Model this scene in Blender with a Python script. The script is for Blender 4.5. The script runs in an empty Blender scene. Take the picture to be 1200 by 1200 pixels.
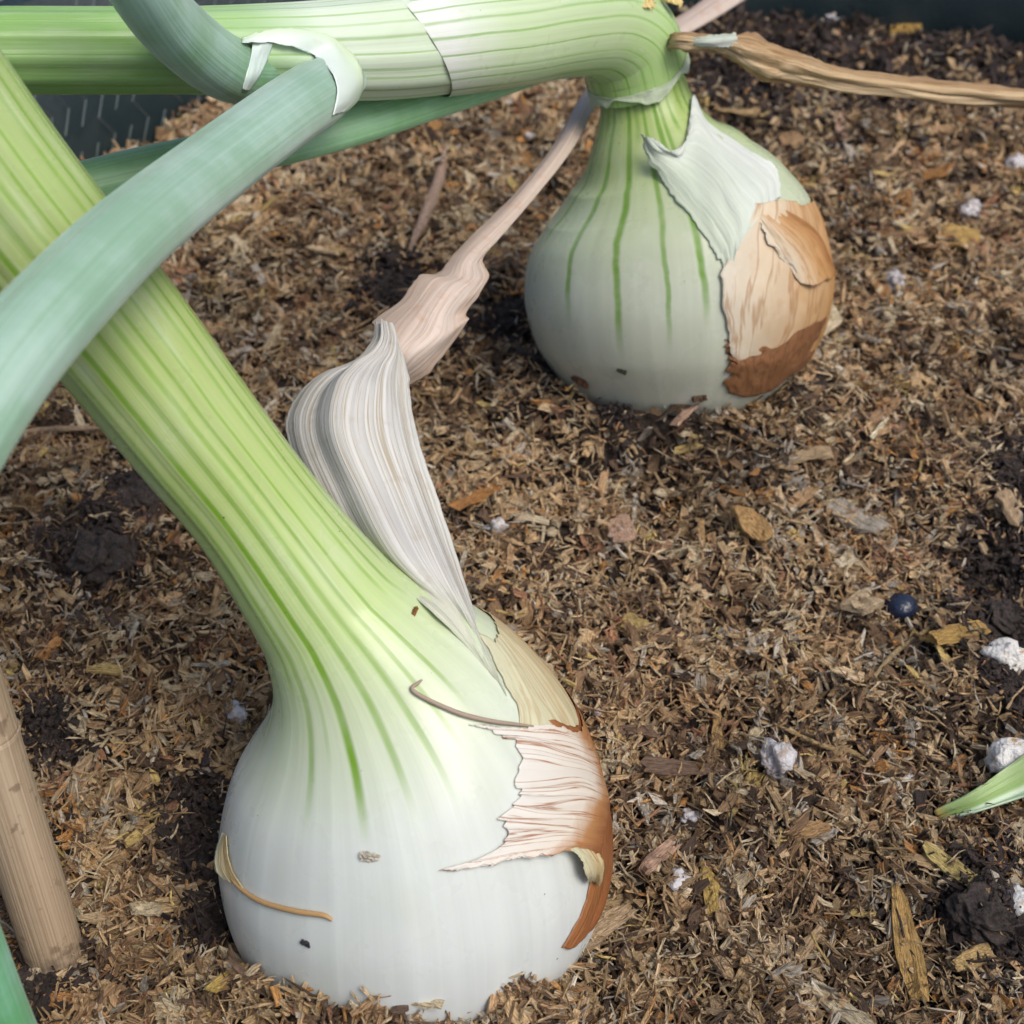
import bpy, math, random
import numpy as np
from mathutils import Vector
rng = np.random.default_rng(7)
random.seed(7)
SC = bpy.context.scene
COL = SC.collection

# ------------------------------------------------------------------ camera
FPX, PITCH, CAMH = 1448.0, math.radians(44), 0.232     # focal length in photo pixels (1200 px frame), tilt, height
cd = bpy.data.cameras.new('camera'); cam = bpy.data.objects.new('camera', cd); COL.objects.link(cam)
cam.location = (0, 0, CAMH); cam.rotation_euler = (math.pi/2 - PITCH, 0, 0)
cd.sensor_width = 36; cd.lens = 36*FPX/1200; cd.clip_start = 0.005; cd.clip_end = 200
cd.dof.use_dof = True; cd.dof.focus_distance = 0.245; cd.dof.aperture_fstop = 26
SC.camera = cam
# ------------------------------------------------------------------ light
SUN_EL, SUN_AZ = math.radians(58), math.radians(125)      # azimuth clockwise from +Y
w = bpy.data.worlds.new('World'); SC.world = w; w.use_nodes = True
nt = w.node_tree; bgn = nt.nodes['Background']
sky = nt.nodes.new('ShaderNodeTexSky'); sky.sky_type = 'NISHITA'; sky.sun_disc = False
sky.sun_elevation = SUN_EL; sky.sun_rotation = SUN_AZ; sky.air_density = 1.0; sky.dust_density = 4.0; sky.ozone_density = 1.0
nt.links.new(sky.outputs[0], bgn.inputs[0]); bgn.inputs[1].default_value = 0.105
sd = bpy.data.lights.new('sun', 'SUN'); sd.energy = 1.5; sd.angle = math.radians(28); sd.color = (1, .95, .87)
sun = bpy.data.objects.new('sun', sd); COL.objects.link(sun)
sdir = Vector((math.sin(SUN_AZ)*math.cos(SUN_EL), math.cos(SUN_AZ)*math.cos(SUN_EL), math.sin(SUN_EL)))
sun.rotation_euler = sdir.to_track_quat('Z', 'Y').to_euler()
VS = SC.view_settings; VS.view_transform = 'Standard'; VS.look = 'None'; VS.gamma = 1; VS.use_curve_mapping = False
VS.exposure = 0.45
SC.cycles.use_denoising = True
SC.cycles.max_bounces = 5; SC.cycles.adaptive_threshold = .025; SC.cycles.transparent_max_bounces = 8

# ------------------------------------------------------------------ helpers
cp_, sp_ = math.cos(PITCH), math.sin(PITCH)
CR, CU, CF = np.array([1., 0, 0]), np.array([0, sp_, cp_]), np.array([0, cp_, -sp_])
CO = np.array([0, 0, CAMH])
def pt(x, y, d):                    # photo pixel + distance along the optical axis -> point
    return CO + d*(CF + (x-600)/FPX*CR + (600-y)/FPX*CU)
def gpt(x, y, z=0.0):               # photo pixel -> point on the plane at height z
    r = CF + (x-600)/FPX*CR + (600-y)/FPX*CU
    return CO + r*((z-CAMH)/r[2])
def project(P):
    q = P - CO; d = q@CF
    return 600 + (q@CR)/d*FPX, 600 - (q@CU)/d*FPX, d

def hash2(ix, iy, seed):
    h = (ix.astype(np.int64)*374761393 + iy.astype(np.int64)*668265263 + seed*1274126177) & 0xffffffff
    h = ((h ^ (h >> 13))*1274126177) & 0xffffffff
    return ((h ^ (h >> 16)) & 0xffff)/65535.0
def vnoise(x, y, seed=0):
    x = np.asarray(x, float); y = np.asarray(y, float)
    ix, iy = np.floor(x), np.floor(y); fx, fy = x-ix, y-iy
    fx = fx*fx*(3-2*fx); fy = fy*fy*(3-2*fy)
    a = hash2(ix, iy, seed); b = hash2(ix+1, iy, seed); c = hash2(ix, iy+1, seed); d = hash2(ix+1, iy+1, seed)
    return (a*(1-fx)+b*fx)*(1-fy) + (c*(1-fx)+d*fx)*fy - .5
def smooth(a, b, x):
    t = np.clip((x-a)/(b-a), 0, 1); return t*t*(3-2*t)

def spline(C, n):
    """Catmull-Rom through rows of C, resampled evenly along the length of the first three columns."""
    C = np.array(C, float)
    C = np.vstack([2*C[0]-C[1], C, 2*C[-1]-C[-2]])
    out = []
    for i in range(1, len(C)-2):
        p0, p1, p2, p3 = C[i-1:i+3]
        t = np.linspace(0, 1, 40, endpoint=False)[:, None]
        out.append(.5*(2*p1 + (p2-p0)*t + (2*p0-5*p1+4*p2-p3)*t**2 + (3*p1-p0-3*p2+p3)*t**3))
    D = np.vstack(out + [C[-2][None]])
    k = min(3, D.shape[1])
    s = np.r_[0, np.cumsum(np.linalg.norm(np.diff(D[:, :k], axis=0), axis=1))]; L = s[-1]
    q = np.linspace(0, L, n)
    return np.stack([np.interp(q, s, D[:, j]) for j in range(D.shape[1])], 1), L

def build_mesh(name, V, F4, uv=None, cols=None, vec=None, smooth_=True, F3=None):
    me = bpy.data.meshes.new(name)
    V = np.asarray(V, np.float32).reshape(-1, 3)
    F4 = np.asarray(F4, np.int32).reshape(-1, 4); F3 = np.zeros((0, 3), np.int32) if F3 is None else np.asarray(F3, np.int32).reshape(-1, 3)
    me.vertices.add(len(V)); me.vertices.foreach_set('co', V.ravel())
    nl = F4.size + F3.size
    me.loops.add(nl); li = np.r_[F4.ravel(), F3.ravel()].astype(np.int32); me.loops.foreach_set('vertex_index', li)
    me.polygons.add(len(F4)+len(F3))
    st = np.r_[np.arange(len(F4))*4, F4.size + np.arange(len(F3))*3].astype(np.int32)
    me.polygons.foreach_set('loop_start', st)
    me.polygons.foreach_set('use_smooth', np.full(len(st), smooth_, bool))
    if uv is not None:
        l = me.uv_layers.new(name='UVMap'); l.data.foreach_set('uv', np.asarray(uv, np.float32).reshape(-1, 2)[li].ravel())
    if cols is not None:
        a = me.attributes.new('Col', 'FLOAT_COLOR', 'POINT'); a.data.foreach_set('color', np.c_[cols, np.ones(len(cols))].astype(np.float32).ravel())
    if vec is not None:
        a = me.attributes.new('grain', 'FLOAT_VECTOR', 'POINT'); a.data.foreach_set('vector', np.asarray(vec, np.float32).ravel())
    me.update(calc_edges=True); me.validate()
    return me

def grid_faces(m, n):
    i, j = np.meshgrid(np.arange(m-1), np.arange(n-1), indexing='ij'); a = i*n+j
    return np.stack([a, a+1, a+n+1, a+n], -1).reshape(-1, 4)

def obj(name, me, mat=None, parent=None):
    o = bpy.data.objects.new(name, me); COL.objects.link(o)
    if mat is not None:
        me.materials.clear(); me.materials.append(mat)
    if parent is not None:
        bpy.context.view_layer.update()
        o.parent = parent; o.matrix_parent_inverse = parent.matrix_world.inverted()
    return o
def tag(o, label=None, cat=None, group=None, kind=None):
    if label: o['label'] = label
    if cat: o['category'] = cat
    if group: o['group'] = group
    if kind: o['kind'] = kind
    return o
def empty(name, loc):
    o = bpy.data.objects.new(name, None); COL.objects.link(o); o.location = loc; o.empty_display_size = .01
    bpy.context.view_layer.update(); return o

class Sweep:
    """A tube along a spline; rows are (pixel x, pixel y, distance, radius in pixels)."""
    def __init__(self, rows, n=500, flat=1.0, world=False, blur=0):
        if world: C = np.array(rows, float)
        else: C = np.array([np.r_[pt(x, y, d), r*d/FPX] for x, y, d, r in rows])
        D, self.L = spline(C, n)
        self.C, self.R = D[:, :3], np.maximum(D[:, 3], 1e-5); self.n = n; self.flat = flat
        if blur:
            k = np.exp(-.5*(np.arange(-3*blur, 3*blur+1)/blur)**2); k /= k.sum()
            sm_ = lambda a: np.convolve(np.r_[2*a[0]-a[1:3*blur+1][::-1], a, 2*a[-1]-a[-3*blur-1:-1][::-1]], k, 'valid')
            self.C = np.stack([sm_(self.C[:, q]) for q in range(3)], 1)
        T = np.gradient(self.C, axis=0); T /= np.linalg.norm(T, axis=1)[:, None]
        N = np.zeros_like(T); v = CF - T[0]*(CF@T[0]); N[0] = v/np.linalg.norm(v)
        for i in range(1, n):
            v = N[i-1] - T[i]*(N[i-1]@T[i]); N[i] = v/np.linalg.norm(v)
        self.N, self.B = N, np.cross(T, N)
    def ev(self, s, u, off=0.0):
        s, u = np.broadcast_arrays(np.asarray(s, float), np.asarray(u, float))
        q = np.clip(s, 0, 1)*(self.n-1)
        f = lambda A: np.stack([np.interp(q, np.arange(self.n), A[:, k]) for k in range(3)], -1)
        r = np.interp(q, np.arange(self.n), self.R) + off
        th = u*2*math.pi
        return f(self.C) + (r*np.cos(th)*self.flat)[..., None]*f(self.N) + (r*np.sin(th))[..., None]*f(self.B)
    def near(self, px, py, s0=0, s1=1):
        """(s,u) of the camera-facing surface point that the photo shows at a pixel"""
        if not hasattr(self, 'cache'): self.cache = {}
        if (s0, s1) not in self.cache:
            s, u = np.meshgrid(np.linspace(s0, s1, 260), np.linspace(.2, .8, 240), indexing='ij')
            P = self.ev(s, u); x, y, d = project(P)
            du = self.ev(s, u+.002)-P; ds = self.ev(np.clip(s+.002, 0, 1), u)-self.ev(np.clip(s-.002, 0, 1), u)
            nr = np.cross(ds, du); axis = np.stack([np.interp(s*(self.n-1), np.arange(self.n), self.C[:, k]) for k in range(3)], -1)
            nr *= np.sign(np.sum(nr*(P-axis), -1))[..., None]
            back = np.sum(nr*(P-CO), -1) > 0
            self.cache[(s0, s1)] = (s, u, P, x, y, d, back)
        s, u, P, x, y, d, back = self.cache[(s0, s1)]
        e = (x-px)**2 + (y-py)**2 + back*1e7
        k = np.unravel_index(np.argmin(e), e.shape)
        return s[k], u[k], P[k], d[k]
    def mesh(self, name, s0=0, s1=1, m=160, n=96, off=0.0, rag=None, disp=None):
        s, u = np.meshgrid(np.linspace(0, 1, m), np.linspace(0, 1, n+1), indexing='ij')
        a = np.full(u.shape, float(s0)); b = np.full(u.shape, float(s1))
        if rag: a, b = rag(a, b, u)
        S = a + (b-a)*s
        o = off + (disp(S, u) if disp else 0)
        return build_mesh(name, self.ev(S, u, o), grid_faces(m, n+1), uv=np.stack([u, S], -1))

def loft(name, rows, m=60, n=40, wr=0.0, wr_f=(14, 2), seed=1, rag=0.0, fold=0.0, fold_n=5, calm=0.0):
    """sheet through rows of points (all rows the same number of points)"""
    R = np.array(rows, float)                       # (rows, pts, 3)
    A = np.stack([spline(R[i], n)[0] for i in range(len(R))])          # rows, n, 3
    P = np.zeros((m, n, 3))
    C = A.reshape(len(R), n*3)
    # spline over rows with uniform knots
    Cx = np.vstack([2*C[0]-C[1], C, 2*C[-1]-C[-2]]); q = np.linspace(0, len(R)-1-1e-9, m)
    for k, t in enumerate(q):
        i = int(t); f = t-i; p0, p1, p2, p3 = Cx[i:i+4]
        P[k] = (.5*(2*p1+(p2-p0)*f+(2*p0-5*p1+4*p2-p3)*f*f+(3*p1-p0-3*p2+p3)*f**3)).reshape(n, 3)
    v, u = np.meshgrid(np.linspace(0, 1, m), np.linspace(0, 1, n), indexing='ij')
    dv = np.gradient(P, axis=0); du = np.gradient(P, axis=1); N = np.cross(du, dv); N /= np.linalg.norm(N, axis=2)[..., None]+1e-12
    N *= np.sign(np.sum(N*(CO-P), -1))[..., None]
    h = wr*(vnoise(u*wr_f[0], v*wr_f[1], seed) + .5*vnoise(u*wr_f[0]*2.3, v*wr_f[1]*2.1, seed+1))
    h = h + fold*np.sin(u*fold_n*2*math.pi + 2*vnoise(u*2, v*3, seed+5))*np.sin(np.pi*np.clip(u, 0, 1))
    if calm: h = h*smooth(0, calm, v)
    P = P + h[..., None]*N
    if rag:
        e = vnoise(u*9, v*37, seed+9)+.6*vnoise(u*5, v*90, seed+10)
        P += (du/(np.linalg.norm(du, axis=2)[..., None]+1e-12))*(e*rag*(smooth(.2, 0, u)+smooth(.8, 1, u)))[..., None]
        e = vnoise(u*31, v*7, seed+19)
        P += (dv/(np.linalg.norm(dv, axis=2)[..., None]+1e-12))*(e*rag*(smooth(.12, 0, v)+smooth(.88, 1, v)))[..., None]
    return build_mesh(name, P, grid_faces(m, n), uv=np.stack([u, v], -1))
def thick(o, t):
    md = o.modifiers.new('thickness', 'SOLIDIFY'); md.thickness = t; md.offset = 0
    return o

# ------------------------------------------------------------------ materials
class G:
    """tiny node-graph writer"""
    def __init__(self, name):
        self.m = bpy.data.materials.new(name); self.m.use_nodes = True; self.t = self.m.node_tree
        self.b = self.t.nodes['Principled BSDF']; self.out = self.t.nodes['Material Output']
    def n(self, typ, **kw):
        x = self.t.nodes.new(typ)
        for k, v in kw.items(): setattr(x, k, v)
        return x
    def put(self, sock, v):
        if isinstance(v, bpy.types.NodeSocket): self.t.links.new(v, sock)
        elif isinstance(v, (tuple, list)) and len(v) == 3 and sock.type == 'RGBA': sock.default_value = (*v, 1)
        else: sock.default_value = v
    def math(self, op, a, b=0.0, c=None, clamp=False):
        x = self.n('ShaderNodeMath', operation=op, use_clamp=clamp); self.put(x.inputs[0], a); self.put(x.inputs[1], b)
        if c is not None: self.put(x.inputs[2], c)
        return x.outputs[0]
    def sm(self, x, a, b):
        q = self.n('ShaderNodeMapRange', interpolation_type='SMOOTHSTEP'); self.put(q.inputs['Value'], x)
        q.inputs['From Min'].default_value = a; q.inputs['From Max'].default_value = b; return q.outputs[0]
    def mix(self, f, a, b, mode='MIX'):
        x = self.n('ShaderNodeMix', data_type='RGBA', blend_type=mode); self.put(x.inputs[0], f); self.put(x.inputs[6], a); self.put(x.inputs[7], b)
        return x.outputs[2]
    def ramp(self, f, stops, interp='LINEAR'):
        x = self.n('ShaderNodeValToRGB'); r = x.color_ramp; r.interpolation = interp
        while len(r.elements) < len(stops): r.elements.new(.5)
        for e, (p, c) in zip(r.elements, stops): e.position = p; e.color = (*c, 1)
        self.put(x.inputs[0], f); return x.outputs[0]
    def noise(self, vec, scale, detail=3, rough=.55, dist=0.0):
        x = self.n('ShaderNodeTexNoise'); self.put(x.inputs['Vector'], vec); x.inputs['Scale'].default_value = scale
        x.inputs['Detail'].default_value = detail; x.inputs['Roughness'].default_value = rough; x.inputs['Distortion'].default_value = dist
        return x.outputs[0]
    def vscale(self, vec, s):
        x = self.n('ShaderNodeMapping'); self.put(x.inputs[0], vec); x.inputs['Scale'].default_value = s; return x.outputs[0]
    def uv(self):
        x = self.n('ShaderNodeUVMap'); x.uv_map = 'UVMap'
        s = self.n('ShaderNodeSeparateXYZ'); self.t.links.new(x.outputs[0], s.inputs[0]); return x.outputs[0], s.outputs[0], s.outputs[1]
    def pos(self): return self.n('ShaderNodeNewGeometry').outputs['Position']
    def bump(self, h, dist, strength=.5):
        x = self.n('ShaderNodeBump'); self.put(x.inputs['Height'], h); x.inputs['Distance'].default_value = dist; x.inputs['Strength'].default_value = strength
        self.t.links.new(x.outputs[0], self.b.inputs['Normal']); return x.outputs[0]
    def set(self, **kw):
        for k, v in kw.items(): self.put(self.b.inputs[k.replace('_', ' ')], v)
        return self.m
    def translucent(self, fac, col):
        tr = self.n('ShaderNodeBsdfTranslucent'); self.put(tr.inputs[0], col)
        mx = self.n('ShaderNodeMixShader'); self.put(mx.inputs[0], fac)
        self.t.links.new(self.b.outputs[0], mx.inputs[1]); self.t.links.new(tr.outputs[0], mx.inputs[2]); self.t.links.new(mx.outputs[0], self.out.inputs[0])
        return self.m

def onion_mat(name, stops, veins, vein_col, sss=.25, rough=.34, streak=.27, s_nk=.6):
    """skin of bulb and stem: colour along the length, green veins at given angles, fine lengthwise streaks"""
    g = G(name); uvv, u, s = g.uv()
    wob = g.noise(g.vscale(uvv, (6, 9, 1)), 1.0, 2)
    uw = g.math('ADD', u, g.math('MULTIPLY', g.math('SUBTRACT', wob, .5), .010))
    base = g.ramp(s, stops)
    st = g.noise(g.vscale(uvv, (70, 2.2, 1)), 1.0, 3)
    st2 = g.noise(g.vscale(uvv, (22, 1.2, 1)), 1.0, 2)
    k = g.math('ADD', g.math('MULTIPLY', g.math('SUBTRACT', st, .5), streak), g.math('MULTIPLY', g.math('SUBTRACT', st2, .5), streak*.7))
    base = g.mix(1.0, base, g.n('ShaderNodeRGB').outputs[0], 'MIX') if False else base
    hs = g.n('ShaderNodeHueSaturation'); g.put(hs.inputs['Color'], base); g.put(hs.inputs['Value'], g.math('ADD', 1.0, k)); base = hs.outputs[0]
    kf = g.math('ADD', 1.0, g.math('MULTIPLY', g.sm(s, s_nk, s_nk*.55), 1.0))
    acc = None
    for (u0, s_end, wdt, strength) in veins:
        d = g.math('MULTIPLY', g.math('ABSOLUTE', g.math('SUBTRACT', uw, u0)), kf)
        m = g.sm(d, wdt, wdt*.2)
        f = g.math('MULTIPLY', g.sm(s, s_end, s_end+max(.03, min(.14, .45*(s_nk-s_end)))), strength)
        m = g.math('MULTIPLY', m, f)
        acc = m if acc is None else g.math('MAXIMUM', acc, m)
    vn = g.noise(g.vscale(uvv, (30, 40, 1)), 1.0, 2)
    acc = g.math('MULTIPLY', acc, g.math('ADD', .7, g.math('MULTIPLY', vn, .5)), clamp=True)
    c = g.mix(acc, base, vein_col)
    pm = g.noise(g.pos(), 55, 4); c = g.mix(g.math('MULTIPLY', g.sm(pm, .48, .75), .22), c, (.52, .56, .40))
    pm2 = g.noise(g.vscale(uvv, (26, 9, 1)), 1.0, 4, .6); c = g.mix(g.math('MULTIPLY', g.sm(pm2, .5, .75), .30), c, g.mix(.5, c, (.74, .76, .76)))
    sp = g.noise(g.pos(), 900, 1)                                   # a few specks of dirt
    c = g.mix(g.sm(sp, .80, .84), c, (.10, .07, .05))
    rr = g.math('ADD', rough-.05, g.math('MULTIPLY', g.math('SUBTRACT', g.noise(g.pos(), 120, 3), .5), .25))
    g.bump(g.math('ADD', st, g.math('MULTIPLY', acc, -.5)), .0003, .35)
    g.set(Base_Color=c, Roughness=rr, Subsurface_Weight=sss, Subsurface_Scale=.0015, IOR=1.38)
    g.b.inputs['Subsurface Radius'].default_value = (1, .9, .5)
    return g.m

def leaf_mat(name, c1, c2, bloom=.5, streak=.14):
    """waxy tubular leaf; the pale bloom is patchy wax"""
    g = G(name); uvv, u, s = g.uv()
    st = g.noise(g.vscale(uvv, (60, 1.5, 1)), 1.0, 3); wax = g.noise(g.pos(), 60, 4, .6)
    c = g.mix(g.sm(g.math('ADD', g.math('MULTIPLY', wax, .75), g.math('MULTIPLY', st, .35)), .40, .70), c1, c2)
    hs = g.n('ShaderNodeHueSaturation'); g.put(hs.inputs['Color'], c); g.put(hs.inputs['Value'], g.math('ADD', 1-streak/2, g.math('MULTIPLY', st, streak)))
    g.bump(g.math('ADD', st, g.math('MULTIPLY', wax, .6)), .0004, .3)
    g.set(Base_Color=hs.outputs[0], Roughness=.42, Subsurface_Weight=.12, Subsurface_Scale=.003)
    g.b.inputs['Subsurface Radius'].default_value = (.6, 1, .5)
    g.b.inputs['Sheen Weight'].default_value = bloom*.3
    return g.m

def paper_mat(name, stops, line_col, lines=30, along='v', trans=.35, line_amt=.5, rough=.55, bump=.0006, blotch=(.5, .3, .14), blotch_amt=.25, line_w=.05, fib=.5, lo=2.0, dist=.3, vmix=None):
    """dry onion skin; ramp runs across (u), thin fibres run along v (or u)"""
    g = G(name); uvv, u, v = g.uv()
    nz = g.noise(g.pos(), 130, 4, .6)
    c = g.ramp(g.math('ADD', u, g.math('MULTIPLY', g.math('SUBTRACT', nz, .5), .35)), stops)
    sc = (lines, lo, 1) if along == 'v' else (lo, lines, 1)
    f1 = g.noise(g.vscale(uvv, sc), 1.0, 4, .5, dist)
    ln = g.sm(g.math('ABSOLUTE', g.math('SUBTRACT', f1, .5)), line_w, .0)
    c = g.mix(g.math('MULTIPLY', ln, line_amt), c, line_col)
    hs = g.n('ShaderNodeHueSaturation'); g.put(hs.inputs['Color'], c); g.put(hs.inputs['Value'], g.math('ADD', 1-fib*.5, g.math('MULTIPLY', f1, fib))); c = hs.outputs[0]
    if vmix: c = g.mix(g.sm(g.math('ADD', v, g.math('MULTIPLY', nz, .12)), vmix[1]+.06, vmix[0]+.06), c, vmix[2])
    b2 = g.noise(g.pos(), 240, 3); c = g.mix(g.math('MULTIPLY', g.sm(b2, .55, .75), blotch_amt), c, blotch)
    g.bump(g.math('ADD', f1, g.math('MULTIPLY', nz, .4)), bump, .8)
    g.set(Base_Color=c, Roughness=rough)
    return g.translucent(trans, c)

def wood_mat(name, src):
    g = G(name)
    if src == 'attr':
        a = g.n('ShaderNodeAttribute', attribute_name='Col'); col = a.outputs['Color']
        v = g.n('ShaderNodeAttribute', attribute_name='grain').outputs['Vector']
    else:
        oi = g.n('ShaderNodeObjectInfo'); col = oi.outputs['Color']
        v = g.n('ShaderNodeTexCoord').outputs['Object']
        mp = g.n('ShaderNodeVectorMath', operation='MULTIPLY_ADD'); g.put(mp.inputs[0], v); mp.inputs[1].default_value = (1000, 1000, 1000)
        cmb = g.n('ShaderNodeCombineXYZ')
        for k in range(3): g.put(cmb.inputs[k], g.math('MULTIPLY', oi.outputs['Random'], 57.0))
        g.put(mp.inputs[2], cmb.outputs[0]); v = mp.outputs[0]
    gr = g.noise(g.vscale(v, (.25, 3.5, 3.5)), 1.0, 4, .65, .4)
    bl = g.noise(v, .6, 3)
    hs = g.n('ShaderNodeHueSaturation'); g.put(hs.inputs['Color'], col)
    g.put(hs.inputs['Value'], g.math('ADD', .22, g.math('ADD', g.math('MULTIPLY', g.sm(gr, .28, .68), .95), g.math('MULTIPLY', bl, .5))))
    c = g.mix(g.math('MULTIPLY', g.sm(bl, .52, .75), .55), hs.outputs[0], (.055, .034, .022))
    g.bump(gr, .0009, 1.0)
    g.set(Base_Color=c, Roughness=.72); g.b.inputs['Specular IOR Level'].default_value = .35
    return g.m

def soil_mat(name, c1, c2, scale=400):
    g = G(name); n1 = g.noise(g.pos(), scale, 5, .65); n2 = g.noise(g.pos(), scale*.2, 3)
    g.bump(n1, .002, 1); g.set(Base_Color=g.mix(g.sm(g.math('ADD', g.math('MULTIPLY', n1, .6), g.math('MULTIPLY', n2, .4)), .35, .65), c1, c2), Roughness=.8)
    return g.m

M_WOODS = wood_mat('mulch_fibre', 'attr'); M_CHIP = wood_mat('wood_chip', 'obj')
M_SOIL = soil_mat('dark_soil', (.018, .013, .010), (.065, .042, .028))
M_CLOD = soil_mat('dark_clod', (.014, .011, .010), (.085, .062, .052), 900)

# ------------------------------------------------------------------ the two onions: centre lines and surfaces
NEAR = Sweep([(497, 1184, .2625, 8), (496, 1173, .2615, 70), (494, 1147, .2600, 126), (492, 1104, .2575, 177), (489, 1048, .2540, 213), (487, 983, .2490, 226),
              (483, 925, .2445, 219), (474, 870, .2405, 202), (462, 828, .2375, 177), (444, 790, .2345, 146), (421, 757, .2320, 117), (397, 728, .2300, 99),
              (372, 698, .2280, 88), (302, 598, .2215, 77), (218, 495, .2140, 81), (141, 393, .2070, 86), (42, 275, .1970, 91), (-76, 118, .187, 95), (-190, -60, .178, 98)], n=900, blur=32)
FAR = Sweep([(797, 505, .372, 6), (796, 494, .3715, 52), (795, 472, .3700, 98), (794, 440, .3675, 134), (793, 395, .3640, 163), (791, 335, .3590, 177),
             (787, 275, .3540, 168), (781, 232, .3505, 143), (773, 195, .3470, 108), (765, 165, .3440, 78), (758, 130, .3410, 57), (751, 95, .3380, 50), (742, 62, .334, 48), (722, 38, .328, 46)], n=700)
NB, FB = NEAR.C[np.argmax(NEAR.R)], FAR.C[np.argmax(FAR.R)]

# ------------------------------------------------------------------ mulch surface height
PCX, PCY, PR = .09, .28, .295            # round planter: centre and radius
def height(x, y):
    h = .008*vnoise(x/.035, y/.035, 3) + .011*np.abs(vnoise(x/.016, y/.016, 5)) + .006*vnoise(x/.008, y/.008, 8) - .002
    for c, r, k, y0, y1 in ((NB, NEAR.R.max(), .017, -.015, -.037), (FB, FAR.R.max(), .016, .015, -.03)):
        d = np.hypot(x-c[0], y-c[1]) - r*.93
        h = h + k*np.exp(-(np.maximum(d, 0)/.012)**2)*smooth(c[1]+y0, c[1]+y1, y)
    dx, dy = HOLE; h = h - .012*np.exp(-((x-dx)**2+(y-dy)**2)/.010**2)
    return h
HOLE = gpt(1160, 655)[:2]
def inside(x, y, z, margin=.0012):
    P = np.stack([x, y, z], -1); k = np.zeros(len(P), bool)
    for sw in (NEAR, FAR):
        m = int(np.argmax(sw.R)*1.9); a = sw.C[m]-sw.C[0]; La = np.linalg.norm(a); a /= La
        t = (P-sw.C[0])@a; tt = (sw.C[:m]-sw.C[0])@a
        rad = np.linalg.norm(P - sw.C[0] - t[:, None]*a, axis=1)
        k |= (t > 0) & (t < La) & (rad < np.interp(t, tt, sw.R[:m]) - margin)
    return k
def gz(x, y): return float(height(np.array([x]), np.array([y]))[0])
def on_ground(px, py):
    p = gpt(px, py)
    for _ in range(4): p = gpt(px, py, gz(p[0], p[1]))
    return p

# setting: ground far below, planter wall and soil
gr = build_mesh('ground', [(-40, -40, -.28), (40, -40, -.28), (40, 40, -.28), (-40, 40, -.28)], [(0, 1, 2, 3)], smooth_=False)
tag(obj('ground', gr, soil_mat('paving', (.16, .15, .14), (.25, .24, .22), 30)), kind='structure')

def planter():
    root = empty('planter', (PCX, PCY, -.28))
    g = G('planter_plastic'); nz = g.noise(g.pos(), 40, 4)
    g.bump(g.noise(g.pos(), 500, 3), .0004, .5)
    g.set(Base_Color=g.mix(g.sm(nz, .4, .65), (.010, .022, .026), (.022, .034, .036)), Roughness=g.math('ADD', .35, g.math('MULTIPLY', nz, .2)))
    prof = [(-.28, PR-.03), (-.20, PR-.022), (-.05, PR-.004), (.0, PR), (.06, PR+.004), (.062, PR+.012), (.05, PR+.013), (.048, PR+.010), (-.05, PR+.004), (-.28, PR-.02)]
    n = 120; th = np.linspace(0, 2*math.pi, n+1)
    P = np.array([[(PCX+r*math.cos(t), PCY+r*math.sin(t), z) for t in th] for z, r in prof])
    obj('wall', build_mesh('wall', P, grid_faces(len(prof), n+1)), g.m, root)
    # zigzag ribs moulded into the inner face: one strip per column, one joined part
    V, F = [], []
    step = .0085
    for a in np.arange(math.radians(95), math.radians(215), step/PR):
        k0 = random.uniform(-.3, .3)
        for q in range(7):
            z0 = -.004 + q*.0085
            if random.random() < .18: continue
            def at(da, z, dr):
                r = PR+.004*max(z, 0)/.06 - dr; return (PCX+r*math.cos(a+da), PCY+r*math.sin(a+da), z)
            zz = .0026/PR*(1 if q % 2 else -1)
            b = len(V); wv = .0006
            for (da, z) in ((-zz, z0), (zz, z0+.0085)):
                V += [at(da-wv/PR*1.4, z, -.0004), at(da, z+wv, .0007), at(da+wv/PR*1.4, z, -.0004)]
            F += [(b, b+1, b+4, b+3), (b+1, b+2, b+5, b+4)]
    rb = obj('ribs', build_mesh('ribs', V, F, smooth_=False), None, root); rb['kind'] = 'stuff'
    g2 = G('planter_rib'); g2.set(Base_Color=(.13, .16, .16), Roughness=.4); rb.data.materials.append(g2.m)
    tag(root, 'dark round plastic planter with zigzag ribbed inner wall, holding the mulch', 'planter')
planter()

def soil():
    nx = 260; xs = np.linspace(PCX-PR, PCX+PR, nx); X, Y = np.meshgrid(xs, np.linspace(PCY-PR, PCY+PR, nx), indexing='ij')
    d = np.hypot(X-PCX, Y-PCY); k = np.minimum(1, (PR-.0005)/np.maximum(d, 1e-6))
    X2, Y2 = PCX+(X-PCX)*k, PCY+(Y-PCY)*k
    P = np.stack([X2, Y2, height(X2, Y2)-.0035], -1)
    o = obj('soil', build_mesh('soil', P, grid_faces(nx, nx)), M_SOIL); tag(o, kind='structure')
soil()

# ------------------------------------------------------------------ mulch: tens of thousands of shreds
PAL = np.array([(.30, .20, .105), (.36, .255, .15), (.22, .135, .07), (.13, .078, .042), (.065, .04, .026), (.46, .36, .23), (.30, .145, .048), (.30, .255, .20), (.20, .10, .055), (.38, .27, .10)])
PW = np.array([.19, .15, .17, .13, .12, .09, .035, .075, .03, .015])
DARK = [(110, 640, 60), (160, 580, 35), (60, 860, 30), (1170, 730, 45), (1190, 660, 50), (1185, 810, 40), (1150, 1070, 50), (1195, 1110, 40), (930, 35, 150), (1030, 40, 120), (1140, 20, 140), (860, 90, 60), (235, 960, 45), (245, 1075, 30), (640, 455, 25), (470, 330, 45), (520, 400, 30), (1195, 560, 40), (590, 370, 45), (250, 1000, 40), (720, 520, 25), (40, 1150, 40)]  # soil spots, plus shade left of both bulbs put in as dark colour
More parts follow.
